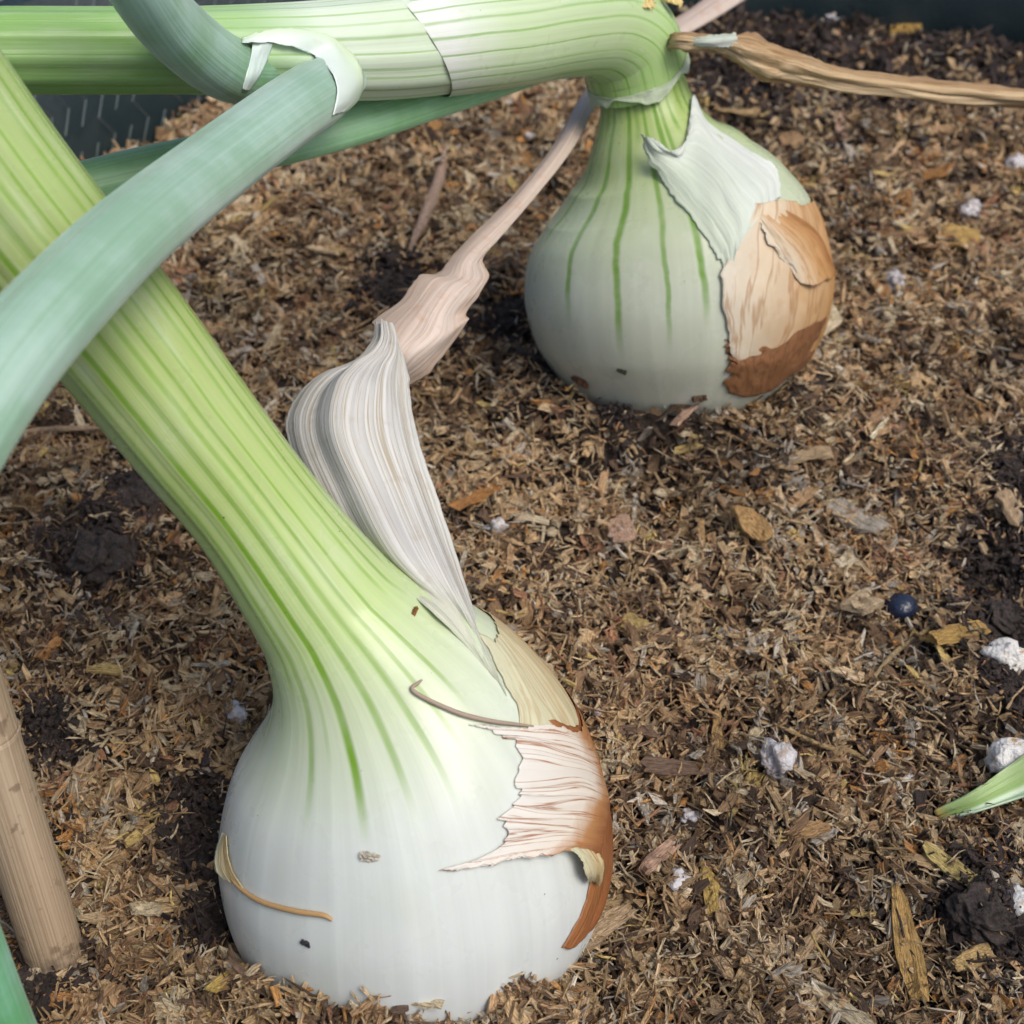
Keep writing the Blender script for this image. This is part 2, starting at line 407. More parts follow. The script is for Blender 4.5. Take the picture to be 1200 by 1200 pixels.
DARKP = [(gpt(x, y), r) for x, y, r in DARK]
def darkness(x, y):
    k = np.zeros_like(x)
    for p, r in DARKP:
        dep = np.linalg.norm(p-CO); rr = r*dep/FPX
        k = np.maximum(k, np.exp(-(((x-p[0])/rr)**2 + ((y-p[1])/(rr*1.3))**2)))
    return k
def rot(yaw, tilt, roll):
    cy, sy, ct, st, cr, sr = np.cos(yaw), np.sin(yaw), np.cos(tilt), np.sin(tilt), np.cos(roll), np.sin(roll)
    Z = np.zeros_like(yaw); O = np.ones_like(yaw)
    A = np.stack([np.stack([cy, -sy, Z], -1), np.stack([sy, cy, Z], -1), np.stack([Z, Z, O], -1)], 1)
    Bm = np.stack([np.stack([ct, Z, st], -1), np.stack([Z, O, Z], -1), np.stack([-st, Z, ct], -1)], 1)
    Cm = np.stack([np.stack([O, Z, Z], -1), np.stack([Z, cr, -sr], -1), np.stack([Z, sr, cr], -1)], 1)
    return A@Bm@Cm
def shards(n, L, W, T, pos, col, tri, tilt=.45, roll=.6, curl=.5, ST=3):
    K = 3 if tri else 4
    yaw = rng.uniform(0, 2*math.pi, n); R = rot(yaw, rng.normal(0, tilt, n), rng.normal(0, roll, n))
    V = np.zeros((n, ST, K, 3)); xs = [-.5, rng.uniform(-.15, .15, n), .5] if ST == 3 else [-.5, rng.uniform(-.3, -.1, n), rng.uniform(.1, .3, n), .5]
    cu = rng.normal(0, curl, n); side = rng.normal(0, .35, n)
    for k in range(ST):
        x = xs[k]*np.ones(n)
        wf = rng.uniform(.7, 1.15, n) if 0 < k < ST-1 else rng.uniform(.25, 1.1, n)
        bend = cu*(x*x-.1)*L; sb = side*(x*x)*W*2
        prof = [(-.5, 0), (.5, .15), (.05, 1)] if tri else [(-.5, -.5), (.5, -.5), (.5, .5), (-.5, .5)]
        for j, (a, b) in enumerate(prof):
            V[:, k, j, 0] = x*L + (rng.normal(0, .12, n)*L if k in (0, ST-1) else 0)
            V[:, k, j, 1] = a*W*wf + sb
            V[:, k, j, 2] = b*T + bend + rng.normal(0, .1, n)*T
    loc = V.reshape(n, ST*K, 3)
    P = np.einsum('nij,nkj->nki', R, loc) + pos[:, None, :]
    base = (np.arange(n)*ST*K)[:, None]
    q = []
    for k in range(ST-1):
        for j in range(K):
            j2 = (j+1) % K; q.append([k*K+j, k*K+j2, (k+1)*K+j2, (k+1)*K+j])
    F4 = (base[:, :, None] + np.array(q)[None]).reshape(-1, 4); F3 = None
    caps = [list(range(K))[::-1], [(ST-1)*K+j for j in range(K)]]
    if K == 4: F4 = np.vstack([F4, (base[:, :, None]+np.array(caps)[None]).reshape(-1, 4)])
    else: F3 = (base[:, :, None]+np.array(caps)[None]).reshape(-1, 3)
    grain = loc*1000 + rng.uniform(0, 500, (n, 1, 3))
    return P.reshape(-1, 3), F4, F3, np.repeat(col, ST*K, 0), grain.reshape(-1, 3)
def scatter_xy(n, y0=.06, y1=.585, bias=1.0):
    out = np.zeros((0, 2))
    while len(out) < n:
        y = y0 + (y1-y0)*rng.random(n*2)**bias
        hw = .075 + y*.36; x = rng.uniform(-1, 1, n*2)*hw
        ok = (np.hypot(x-PCX, y-PCY) < PR-.003)
        ok &= ~inside(x, y, height(x, y))
        out = np.vstack([out, np.stack([x, y], 1)[ok]])
    return out[:n]
def chip_cols(x, y, dark_bias=0.0):
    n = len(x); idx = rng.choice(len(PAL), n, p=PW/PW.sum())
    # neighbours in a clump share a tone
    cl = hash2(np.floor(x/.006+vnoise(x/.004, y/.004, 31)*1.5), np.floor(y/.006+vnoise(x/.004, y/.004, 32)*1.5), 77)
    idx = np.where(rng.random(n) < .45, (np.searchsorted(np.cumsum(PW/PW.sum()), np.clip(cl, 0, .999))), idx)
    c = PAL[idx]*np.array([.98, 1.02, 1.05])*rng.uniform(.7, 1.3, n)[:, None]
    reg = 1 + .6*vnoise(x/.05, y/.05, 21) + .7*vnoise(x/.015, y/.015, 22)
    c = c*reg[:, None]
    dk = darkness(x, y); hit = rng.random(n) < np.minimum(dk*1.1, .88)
    c[hit] = np.array([.03, .022, .02])*rng.uniform(.5, 1.6, hit.sum())[:, None]  # blackens shreds in soil spots and in the painted shade
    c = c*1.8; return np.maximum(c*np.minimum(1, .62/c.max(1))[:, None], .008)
def mulch_layer(name, n, Lr, Wr, Tr, tri, zr, bias, **kw):
    xy = scatter_xy(n, bias=bias); x, y = xy.T
    L = rng.uniform(0, 1, n)**2*(Lr[1]-Lr[0])+Lr[0]; W = np.minimum(rng.uniform(*Wr, n), L*.8); T = rng.uniform(*Tr, n)
    far = 1 + .5*smooth(.2, .5, y); L, W, T = L*far, W*far, T*far
    pos = np.c_[x, y, height(x, y)+rng.uniform(*zr, n)]
    return shards(n, L, W, T, pos, chip_cols(x, y), tri, **kw)
def join(name, layers, mat):
    Vs, Q, T3, Cs, Gs, b = [], [], [], [], [], 0
    for (v, f4, f3, c, g_) in layers:
        Vs.append(v); Q.append(f4+b); Cs.append(c); Gs.append(g_)
        if f3 is not None: T3.append(f3+b)
        b += len(v)
    me = build_mesh(name, np.vstack(Vs), np.vstack(Q), cols=np.vstack(Cs), vec=np.vstack(Gs), smooth_=False, F3=np.vstack(T3) if T3 else None)
    return obj(name, me, mat)
mm = 1e-3
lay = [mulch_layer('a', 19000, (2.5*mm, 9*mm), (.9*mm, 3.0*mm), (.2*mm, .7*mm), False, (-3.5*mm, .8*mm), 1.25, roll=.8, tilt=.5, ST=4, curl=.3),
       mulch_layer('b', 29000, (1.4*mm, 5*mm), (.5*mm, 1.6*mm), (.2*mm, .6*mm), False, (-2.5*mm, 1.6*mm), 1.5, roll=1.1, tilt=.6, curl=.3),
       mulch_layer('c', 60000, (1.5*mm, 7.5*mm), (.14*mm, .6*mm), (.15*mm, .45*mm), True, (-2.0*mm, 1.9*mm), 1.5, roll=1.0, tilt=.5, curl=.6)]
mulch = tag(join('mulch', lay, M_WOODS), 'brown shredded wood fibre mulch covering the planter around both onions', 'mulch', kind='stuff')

# dark crumbs for bare soil, and for painted shade left of the bulbs
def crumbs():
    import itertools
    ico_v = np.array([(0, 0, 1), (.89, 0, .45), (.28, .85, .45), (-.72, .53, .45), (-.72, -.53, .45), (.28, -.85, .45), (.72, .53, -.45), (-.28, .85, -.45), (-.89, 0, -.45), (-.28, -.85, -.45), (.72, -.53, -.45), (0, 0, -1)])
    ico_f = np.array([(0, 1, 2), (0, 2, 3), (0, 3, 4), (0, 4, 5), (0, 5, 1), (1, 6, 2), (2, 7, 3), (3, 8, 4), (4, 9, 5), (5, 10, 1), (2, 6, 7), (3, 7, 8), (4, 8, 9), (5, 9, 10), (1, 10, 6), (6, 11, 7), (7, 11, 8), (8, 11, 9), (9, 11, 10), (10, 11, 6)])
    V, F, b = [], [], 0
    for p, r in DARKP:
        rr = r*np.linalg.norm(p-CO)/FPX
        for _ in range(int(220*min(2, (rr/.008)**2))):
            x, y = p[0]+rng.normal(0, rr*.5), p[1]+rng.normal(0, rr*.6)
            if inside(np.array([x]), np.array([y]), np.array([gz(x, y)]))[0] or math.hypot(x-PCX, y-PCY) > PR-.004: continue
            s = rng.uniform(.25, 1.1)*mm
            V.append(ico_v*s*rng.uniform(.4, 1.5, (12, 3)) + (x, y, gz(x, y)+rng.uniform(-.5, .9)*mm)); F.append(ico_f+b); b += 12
    o = obj('soil_shade_crumbs', build_mesh('soil_shade_crumbs', np.vstack(V), np.zeros((0, 4)), F3=np.vstack(F), smooth_=False), M_CLOD)
    tag(o, 'blackish crumbs in patches through the mulch, bare soil and painted shade beside the bulbs', 'soil', kind='stuff')
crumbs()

# ------------------------------------------------------------------ near onion
def vein_list(sw, ends, s_neck, n_fill, width, wide_stem):
    V = []
    for (px, py, w_, k) in ends:
        s, u, P, d = sw.near(px, py, .05, .75); V.append((float(u), float(s), w_, k))
    us = [v[0] for v in V]
    for u in np.linspace(.02, .98, n_fill):
        u = u + random.uniform(-.008, .008)
        if min(abs(u-q) for q in us) > .5/n_fill*.9:
            V.append((u, s_neck+random.uniform(-.02, .06), wide_stem, random.uniform(.45, .8)))
    return V
S_NEAR = lambda x, y: NEAR.near(x, y)[0]
sN = {k: S_NEAR(*v) for k, v in dict(mid=(487, 985), low=(487, 1120), sh=(470, 850), neck=(405, 740), st=(302, 598), up=(141, 393)).items()}
vN = vein_list(NEAR, [(356, 985, .0095, .6), (429, 1000, .011, 1), (488, 970, .0095, .7), (542, 965, .0095, .65), (557, 897, .0065, .7), (559, 837, .006, .7), (388, 925, .006, .35), (298, 893, .008, .25), (325, 880, .006, .3)], sN['neck']-.02, 26, .009, .008)
M_NEAR = onion_mat('onion_skin_white_green', [(0, (.62, .66, .68)), (sN['mid'], (.63, .67, .63)), (sN['sh'], (.58, .65, .47)), (sN['neck'], (.47, .59, .27)), (sN['st'], (.40, .51, .19)), (sN['up'], (.36, .46, .165)), (1, (.33, .44, .18))], vN, (.18, .34, .03), s_nk=sN['neck'])
onA = empty('onion', (NB[0], NB[1], 0))
tag(onA, 'large white onion with thick bright green striped stem, brown skin peeling off its side', 'onion')
sb = sN['neck']-.01
obj('bulb', NEAR.mesh('bulb', 0, sb, 220, 200), M_NEAR, onA)
obj('stem', NEAR.mesh('stem', sb, 1, 220, 120, disp=lambda s, u: .00012*np.sin(u*2*math.pi*15)*smooth(sb, sb+.1, s)), M_NEAR, onA)

def spt(sw, px, py, lift, du=0.0):
    s, u, P, d = sw.near(px, py, 0.03, .8)
    return sw.ev(s, u+du, lift)
# which way round does u grow on screen?
DU = 1 if NEAR.near(600, 985)[1] > NEAR.near(400, 985)[1] else -1

M_SKIN_W = paper_mat('skin_white_brown_veins', [(0, (.74, .72, .66)), (.5, (.74, .67, .57)), (.72, (.46, .23, .09)), (1, (.26, .09, .03))], (.36, .14, .05), lines=16, along='u', trans=.12, line_amt=.9, blotch_amt=.08, line_w=.022, fib=.25, lo=.45, dist=.05)
M_SKIN_B = paper_mat('skin_brown', [(0, (.38, .16, .06)), (.3, (.30, .105, .035)), (1, (.20, .07, .025))], (.14, .045, .02), lines=40, along='v', trans=.12, line_amt=.5, rough=.35)
M_SKIN_Y = paper_mat('skin_straw', [(0, (.64, .64, .44)), (.4, (.62, .54, .33)), (.75, (.54, .38, .18)), (1, (.60, .55, .32))], (.42, .24, .09), lines=16, along='v', trans=.12, line_amt=.4, lo=.8)
M_FLAP = paper_mat('dry_sheath_paper', [(0, (.54, .53, .49)), (.35, (.63, .62, .60)), (.7, (.68, .68, .66)), (1, (.62, .62, .58))], (.46, .38, .26), vmix=(.08, .32, (.76, .80, .62)), lines=38, along='v', trans=.2, line_amt=.85, bump=.0006, lo=.9, dist=.15, line_w=.035, fib=.7, blotch=(.40, .30, .20), blotch_amt=.25)
M_DRYLEAF = paper_mat('dry_leaf_pink', [(0, (.52, .40, .32)), (.4, (.62, .51, .44)), (.7, (.66, .56, .49)), (1, (.56, .43, .34))], (.46, .32, .22), lines=14, along='v', trans=.15, line_amt=.45, blotch=(.52, .27, .12), blotch_amt=.35)
M_DRYTAN = paper_mat('dry_leaf_tan', [(0, (.34, .21, .10)), (.4, (.52, .37, .20)), (.7, (.60, .46, .28)), (1, (.40, .25, .12))], (.24, .13, .05), lines=22, along='v', trans=.10, line_amt=.7, bump=.0012, blotch_amt=.35)
M_MEMB = paper_mat('pale_membrane', [(0, (.56, .63, .50)), (.45, (.62, .68, .60)), (1, (.70, .74, .70))], (.60, .66, .50), lines=24, along='v', trans=.15, line_amt=.35, blotch=(.45, .5, .35), blotch_amt=.1)

def skin(name, sw, rows, mat, parent, m=80, n=60, wr=.0004, wr_f=(6, 4), seed=1, rag=.006, ragv=.003, th=.00012, edge=.15):
    """dry skin lying on the bulb: rows of (pixel x, y, lift, turn) laid out over the bulb's own surface"""
    Q = []
    for r in rows:
        q = []
        for (x, y, lf, du) in r:
            s_, u_, _, _ = sw.near(x, y, .03, .8); q.append((s_, u_+du, lf*20))
        Q.append(spline(q, n)[0])
    C = np.array(Q).reshape(len(rows), -1); Cx = np.vstack([2*C[0]-C[1], C, 2*C[-1]-C[-2]]); P = np.zeros((m, n, 3))
    for k, t in enumerate(np.linspace(0, len(rows)-1-1e-9, m)):
        i = int(t); f = t-i; p0, p1, p2, p3 = Cx[i:i+4]
        P[k] = (.5*(2*p1+(p2-p0)*f+(2*p0-5*p1+4*p2-p3)*f*f+(3*p1-p0-3*p2+p3)*f**3)).reshape(n, 3)
    v, u = np.meshgrid(np.linspace(0, 1, m), np.linspace(0, 1, n), indexing='ij')
    h = .5+vnoise(u*wr_f[0], v*wr_f[1], seed) + .5*vnoise(u*wr_f[0]*2.3, v*wr_f[1]*2.1, seed+1)
    e = vnoise(u*0, v*9+.3, seed+9)+.5*vnoise(u*0, v*23, seed+10)+.25*vnoise(u*0, v*55, seed+11)
    S = P[..., 0]; U = P[..., 1] + e*rag*(smooth(edge, 0, u))
    S = S + (vnoise(u*25, v*0, seed+19)+.5*vnoise(u*70, v*0, seed+20))*ragv*(smooth(.08, 0, v)+smooth(.92, 1, v))
    G_ = sw.ev(S, U, P[..., 2]/20 + wr*np.clip(h, 0, 2))
    return thick(obj(name, build_mesh(name, G_, grid_faces(m, n), uv=np.stack([u, v], -1)), mat, parent), th)
# straw-yellow skin on the shoulder
skin('straw_skin', NEAR, [[(lx, ly, .0001, 0), ((lx+rx)/2, (ly+ry)/2, .0003, 0), (rx, ry, .0003, 0), (rx, ry, .0002, DU*.06), (rx, ry, .0002, DU*.15)]
     for (lx, ly), (rx, ry) in [((560, 742), (578, 752)), ((572, 768), (603, 780)), ((590, 800), (640, 818)), ((606, 830), (668, 848)), ((612, 870), (690, 885))]], M_SKIN_Y, onA, 60, 50, wr=.0004, wr_f=(10, 2), seed=3, rag=.005)
skin('brown_skin', NEAR, [[(lx, ly, .0001, 0), (rx, ry, .0005, 0), (rx, ry, .0006, DU*.06), (rx, ry, .0005, DU*.15)]
     for (lx, ly), (rx, ry) in [((640, 846), (674, 850)), ((670, 880), (696, 890)), ((685, 930), (709, 935)), ((690, 985), (711, 985)), ((689, 1035), (703, 1038)), ((676, 1075), (691, 1072)), ((655, 1110), (668, 1108))]], M_SKIN_B, onA, 90, 40, wr=.0004, wr_f=(6, 4), seed=6, rag=.006)
skin('peeling_skin', NEAR, [
    [(556, 842, .0003, 0), (600, 850, .0005, 0), (650, 852, .0007, 0), (676, 858, .0009, 0), (676, 858, .0009, DU*.05)], [(577, 868, .0003, 0), (620, 868, .0005, 0), (660, 872, .0008, 0), (693, 885, .0010, 0), (693, 885, .0009, DU*.05)],
    [(600, 892, .0003, 0), (640, 892, .0006, 0), (675, 896, .0008, 0), (701, 908, .0010, 0), (701, 908, .0010, DU*.04)], [(614, 915, .0003, 0), (645, 917, .0006, 0), (680, 920, .0008, 0), (706, 930, .0010, 0), (706, 930, .0010, DU*.03)],
    [(610, 932, .0003, 0), (645, 938, .0006, 0), (680, 940, .0008, 0), (700, 946, .0010, 0), (708, 950, .0010, 0)], [(592, 955, .0004, 0), (640, 960, .0007, 0), (670, 962, .0009, 0), (692, 966, .0012, 0), (703, 968, .0012, 0)],
    [(586, 985, .0005, 0), (630, 980, .0009, 0), (660, 979, .0012, 0), (684, 984, .0014, 0), (697, 990, .0014, 0)], [(522, 1016, .0004, 0), (590, 1005, .0014, 0), (640, 993, .0020, 0), (672, 990, .0024, 0), (690, 1002, .0022, 0)]],
    M_SKIN_W, onA, 130, 100, wr=.0002, wr_f=(2, 14), seed=11, rag=.026, ragv=.003, edge=.4)
rows = [[spt(NEAR, x, y, l) for x, y, l in r] for r in [[(655, 990, .0022), (672, 990, .0026), (690, 998, .0024)], [(664, 1000, .0030), (676, 1003, .0034), (692, 1012, .0028)], [(672, 1020, .0030), (682, 1018, .0030), (694, 1026, .002)], [(682, 1032, .0012), (688, 1030, .0014), (695, 1036, .0012)]]]
thick(obj('curled_edge', loft('curled_edge', rows, 30, 24, wr=.0006, seed=21, rag=.0008), M_SKIN_Y, onA), .00015)
def strand(name, sw, pts_, rad, mat, parent, lift=.0004):
    rr = []
    for (x, y, k) in pts_:
        p = spt(sw, x, y, lift); rr.append(np.r_[p, rad*k])
    s = Sweep(rr, n=60, world=True); return obj(name, s.mesh(name, 0, 1, 60, 8), mat, parent)
g = G('dry_strand'); g.set(Base_Color=(.33, .25, .19), Roughness=.6); M_STRAND = g.m
g = G('dry_strand_orange'); g.set(Base_Color=(.46, .28, .12), Roughness=.6); M_STRANDO = g.m
strand('skin_tendril', NEAR, [(494, 798, .4), (486, 798, .7), (482, 806, .9), (492, 816, 1), (515, 826, 1), (545, 838, 1.1), (575, 844, 1), (600, 850, .8), (622, 852, .5)], .00042, M_STRAND, onA, .0007)
strand('skin_thread', NEAR, [(268, 1012, 1), (280, 1035, .8), (305, 1055, .9), (345, 1066, 1), (378, 1071, .9), (390, 1076, .4)], .0005, M_STRANDO, onA)
rows = [[spt(NEAR, x, y, l) for x, y, l in r] for r in [[(263, 975, .0002), (268, 980, .0004)], [(262, 995, .0014), (270, 1000, .0005)], [(264, 1015, .0018), (276, 1020, .0005)], [(268, 1028, .0012), (286, 1040, .0004)]]]
thick(obj('skin_flake', loft('skin_flake', rows, 24, 12, wr=.0003, seed=31, rag=.0006), M_SKIN_Y, onA), .00015)

# dry sheath standing up behind the stem and running out into a dry leaf
def sheet(name, rows, mat, parent, **kw):
    R = []
    for r in rows: R.append([pt(*p) for p in r])
    return thick(obj(name, loft(name, R, **kw), mat, parent), .00015)
def dat(p): return float((p-CO)@CF)
fl = sheet('dry_sheath', [
    [(x, y, dat(spt(NEAR, x, y, .0002))) for x, y in ((576, 792), (582, 798), (588, 806), (594, 816))],
    [(x, y, dat(spt(NEAR, x, y, .0004))) for x, y in ((540, 750), (554, 760), (567, 771), (584, 790))],
    [(x, y, dat(spt(NEAR, x, y, l_))) for x, y, l_ in ((490, 704, .0003), (518, 713, .0012), (544, 726, .0018), (571, 758, .0012))],
    [(405, 640, .240), (455, 645, .230), (508, 660, .230), (550, 700, .236)],
    [(355, 560, .247), (415, 570, .239), (475, 580, .240), (522, 615, .245)],
    [(335, 505, .252), (395, 505, .243), (455, 510, .245), (497, 540, .250)],
    [(345, 470, .255), (400, 455, .248), (448, 458, .250), (484, 490, .255)],
    [(375, 440, .258), (412, 432, .254), (448, 430, .255), (480, 452, .259)],
    [(415, 424, .261), (432, 418, .258), (455, 412, .258), (475, 425, .262)],
    [(438, 400, .264), (448, 398, .261), (460, 394, .261), (468, 402, .264)],
    [(440, 378, .266), (448, 376, .264), (456, 378, .263), (462, 384, .265)]], M_FLAP, onA, m=140, n=120, wr=.0006, wr_f=(13, 2.2), seed=41, rag=.0005, fold=.0006, fold_n=3, calm=.22)
sheet('dry_leaf', [
    [(452, 405, .266), (458, 425, .263), (466, 440, .266), (478, 452, .270)],
    [(446, 385, .268), (470, 405, .263), (490, 420, .265), (510, 430, .270)],
    [(437, 376, .270), (480, 385, .265), (520, 392, .267), (548, 378, .273)],
    [(468, 352, .272), (500, 360, .268), (525, 368, .270), (546, 368, .275)],
    [(490, 323, .275), (520, 335, .272), (548, 345, .274), (562, 345, .278)],
    [(512, 320, .279), (535, 325, .276), (558, 326, .278), (573, 322, .283)],
    [(530, 300, .285), (545, 305, .281), (556, 308, .283), (566, 302, .288)],
    [(562, 268, .297), (572, 275, .293), (582, 280, .294), (590, 272, .299)],
    [(605, 225, .315), (613, 230, .311), (622, 234, .312), (630, 225, .317)],
    [(650, 168, .338), (658, 172, .334), (667, 176, .335), (675, 168, .340)],
    [(686, 105, .362), (694, 109, .358), (702, 113, .359), (709, 104, .364)],
    [(735, 50, .385), (746, 56, .380), (756, 62, .381), (764, 55, .386)],
    [(790, 22, .400), (798, 30, .395), (806, 38, .396), (813, 34, .401)],
    [(840, -12, .415), (850, -4, .410), (862, 4, .411), (872, 2, .416)],
    [(930, -70, .44), (940, -62, .436), (950, -54, .437), (958, -56, .441)]], M_DRYLEAF, onA, m=220, n=50, wr=.0005, wr_f=(4, 9), seed=51, rag=.0007, fold=.0002, fold_n=2)

# ------------------------------------------------------------------ far onion
onB = empty('onion', (FB[0], FB[1], 0))
tag(onB, 'pale onion whose neck bends over sideways into blue-green leaves, orange-brown papery skin on its side', 'onion')
S_FAR = lambda x, y: FAR.near(x, y)[0]
sF = {k: S_FAR(*v) for k, v in dict(mid=(790, 340), sh=(780, 235), neck=(762, 160), st=(752, 110)).items()}
vF = vein_list(FAR, [(667, 390, .0105, .85), (729, 425, .011, .95), (784, 420, .008, .8), (827, 395, .0105, .95), (844, 309, .0085, .9), (629, 300, .0085, .8), (681, 275, .005, .3)], sF['neck']-.03, 26, .010, .011)
M_FAR = onion_mat('onion_skin_cream_green', [(0, (.52, .53, .43)), (sF['mid'], (.50, .54, .43)), (sF['sh'], (.45, .52, .33)), (sF['neck'], (.37, .47, .18)), (sF['st'], (.31, .42, .12)), (1, (.30, .43, .12))], vF, (.14, .28, .03), s_nk=sF['neck'])
sbF = sF['neck']
obj('bulb', FAR.mesh('bulb', 0, sbF, 200, 180), M_FAR, onB)
obj('neck', FAR.mesh('neck', sbF, 1, 80, 100), M_FAR, onB)

SH = Sweep([(753, 118, .340, 55), (746, 82, .3365, 57), (733, 48, .331, 58), (700, 28, .3225, 57), (650, 30, .3115, 57), (590, 40, .2990, 58), (520, 48, .2850, 59), (450, 56, .2725, 58), (380, 60, .2620, 55), (310, 60, .2530, 51), (220, 60, .2450, 48), (120, 60, .238, 48), (0, 60, .231, 48), (-120, 62, .225, 47)], n=700)
sS = {k: SH.near(*v)[0] for k, v in dict(bend=(700, 30), ring=(530, 45), ax=(390, 65), leaf=(300, 60), out=(150, 60)).items()}
vS = [(u+random.uniform(-.008, .008), 0.0-.2, random.choice([.007, .011, .017]), random.uniform(.5, 1.0)) for u in np.linspace(.03, .97, 22)]
def sheath_mat(name, stops, vcol, fade=None):
    m = onion_mat(name, stops, vS, vcol, sss=.15, rough=.36); return m
M_SHEATH = sheath_mat('leaf_sheath', [(0, (.30, .46, .15)), (sS['bend'], (.45, .57, .32)), (sS['ring']*.80, (.54, .66, .42)), (sS['ring']*.93, (.64, .72, .58)), (sS['ring'], (.72, .76, .71)), (1, (.7, .78, .65))], (.17, .36, .05))
M_INNER = onion_mat('inner_sheath_leaf', [(0, (.56, .70, .44)), (sS['ring'], (.60, .72, .52)), (sS['ax'], (.62, .72, .58)), (sS['leaf'], (.34, .52, .25)), (sS['out'], (.24, .43, .14)), (1, (.22, .40, .12))], [(v[0]+.02, -.2, v[2]*.8, v[3]*.8) for v in vS], (.19, .38, .06), sss=.15, rough=.4)
s_r = sS['ring']
def rag_sheath(a, b, u):
    a = a + .036 - .032*np.cos(2*np.pi*(u-UC)) + .004*np.array(vnoise(u*30, u*0, 3))
    b = a*0 + s_r + .045*np.sin(2*np.pi*(u-.5))*DUS
    return a, b
UC = SH.near(740, 108, 0, .12)[1]; _, ut, _, _ = SH.near(600, 10); _, ub, _, _ = SH.near(600, 85); DUS = 1 if ut > ub else -1
sh_o = obj('sheath', SH.mesh('sheath', 0, 1, 200, 110, rag=lambda a, b, u: rag_sheath(a, b, u), disp=lambda S, u: .0005*smooth(s_r+.045, s_r-.02, S)+.00014), M_SHEATH, onB)
obj('leaf', SH.mesh('leaf', sS['bend'], 1, 240, 110, disp=lambda s, u: .00018*np.sin(u*2*math.pi*11)), M_INNER, onB)
g = G('white_rim'); g.set(Base_Color=(.66, .71, .66), Roughness=.45, Subsurface_Weight=.2, Subsurface_Scale=.002); M_RIM = g.m
def rim(name, sw, fn, rad, mat, off, u0=0., u1=1.):
    u = np.linspace(u0, u1, 90); s = fn(u); P = sw.ev(s, u, off)
    t = Sweep(np.c_[P, np.full(len(P), rad)], n=180, world=True); return obj(name, t.mesh(name, 0, 1, 180, 10), mat, sh_o)
# thin translucent collar at the lower end of the sheath
def collar():
    u = np.linspace(0, 1, 121)[None]; k = np.linspace(0, 1, 14)[:, None]
    a, _ = rag_sheath(u*0, u*0, u); a0 = a+.012; wv = .024+.040*vnoise(u*8, u*0, 5)+.012*vnoise(u*31, u*0, 6)
    s = a0 - wv*k
    P = SH.ev(s+0*u, u+0*k, .0009+.0005*k*k+.0006*vnoise(u*22, k*2, 9))
    me = build_mesh('collar', P, grid_faces(14, 121), uv=np.stack(np.broadcast_arrays(u, k), -1))
    thick(obj('collar', me, paper_mat('collar_membrane', [(0, (.50, .60, .40)), (1, (.56, .64, .48))], (.62, .68, .58), lines=40, along='v', trans=.3, line_amt=.5, blotch=(.4, .5, .25), blotch_amt=.2), sh_o), .00015)
collar()

M_BLUE = leaf_mat('leaf_blue_green', (.22, .38, .26), (.33, .48, .40), 1.0)
M_BLUE2 = leaf_mat('leaf_deep_green', (.13, .29, .13), (.28, .44, .38), 1.0)
M_LOW = leaf_mat('leaf_low_green', (.16, .34, .15), (.24, .44, .25), .5)
def leaf(name, rows, mat, parent, flat=.8, m=160, n=72, crease=.0):
    s = Sweep(rows, n=400, flat=flat)
    o = obj(name, s.mesh(name, 0, 1, m, n, disp=lambda S, u: .00005*np.sin(u*2*math.pi*13)-crease*np.exp(-((u-.62)/.02)**2)), mat, parent)
    return o, s
def front(x, y, sws):
    best = 9
    for sw in sws:
        _, _, P, d = sw.near(x, y); q = project(P[None])
        if math.hypot(q[0][0]-x, q[1][0]-y) < 4: best = min(best, d)
    return best if best < 9 else sws[0].near(x, y)[3]
_, LF1 = leaf('leaf', [(440, 62, .285, 15), (415, 74, .273, 25), (392, 92, .2575, 35), (364, 114, .2445, 41), (328, 138, .231, 42), (250, 196, .209, 45), (155, 271, .182, 50), (70, 355, .165, 55), (0, 437, .155, 59), (-70, 545, .148, 62), (-130, 660, .146, 62)], M_BLUE, onB, crease=.0006)
_, LF2 = leaf('leaf', [(330, 84, .2575, 24), (300, 84, .250, 36), (268, 80, .243, 43), (232, 58, .232, 47), (190, 18, .218, 49), (150, -40, .204, 50), (110, -110, .195, 50)], M_BLUE2, onB)
leaf('leaf', [(715, 62, .334, 8), (660, 70, .322, 17), (580, 92, .306, 23), (500, 116, .291, 26), (420, 142, .279, 27), (330, 166, .270, 28), (240, 184, .263, 27), (150, 202, .257, 26), (60, 224, .251, 25), (-60, 255, .244, 24)], M_LOW, onB, flat=.6)
# white membrane round the slit where the leaves come out
def lip(name, P, rad):
    t = Sweep([np.r_[pt(x, y, d), r*d/FPX] for x, y, d, r in P], n=120, world=True, flat=1)
    obj(name, t.mesh(name, 0, 1, 120, 12), M_RIM, onB)
g = G('lip_skin'); uvv, u_, v_ = g.uv(); g.set(Base_Color=g.ramp(u_, [(0, (.58, .68, .46)), (.4, (.66, .72, .62)), (1, (.72, .76, .72))]), Roughness=.4, Subsurface_Weight=.15, Subsurface_Scale=.002); M_LIP = g.m
def over(rows, lifts):
    return [[(x, y, front(x, y, (SH, LF1, LF2)) - l_) for (x, y), l_ in zip(r, lifts)] for r in rows]
sheet('slit_lip', over([[(284, 44), (284, 46), (284, 48), (284, 50)], [(312, 36), (312, 40), (311, 45), (310, 50)], [(352, 34), (350, 41), (347, 48), (344, 55)], [(390, 44), (384, 51), (378, 58), (370, 66)],
      [(416, 66), (408, 71), (399, 77), (388, 84)], [(426, 92), (417, 95), (407, 99), (395, 103)], [(422, 114), (414, 116), (405, 118), (394, 120)], [(408, 130), (403, 131), (397, 133), (390, 135)]], (.0006, .0008, .0010, .0012)), M_LIP, onB, m=70, n=20, wr=.0002, wr_f=(3, 6), seed=203, rag=.0004)
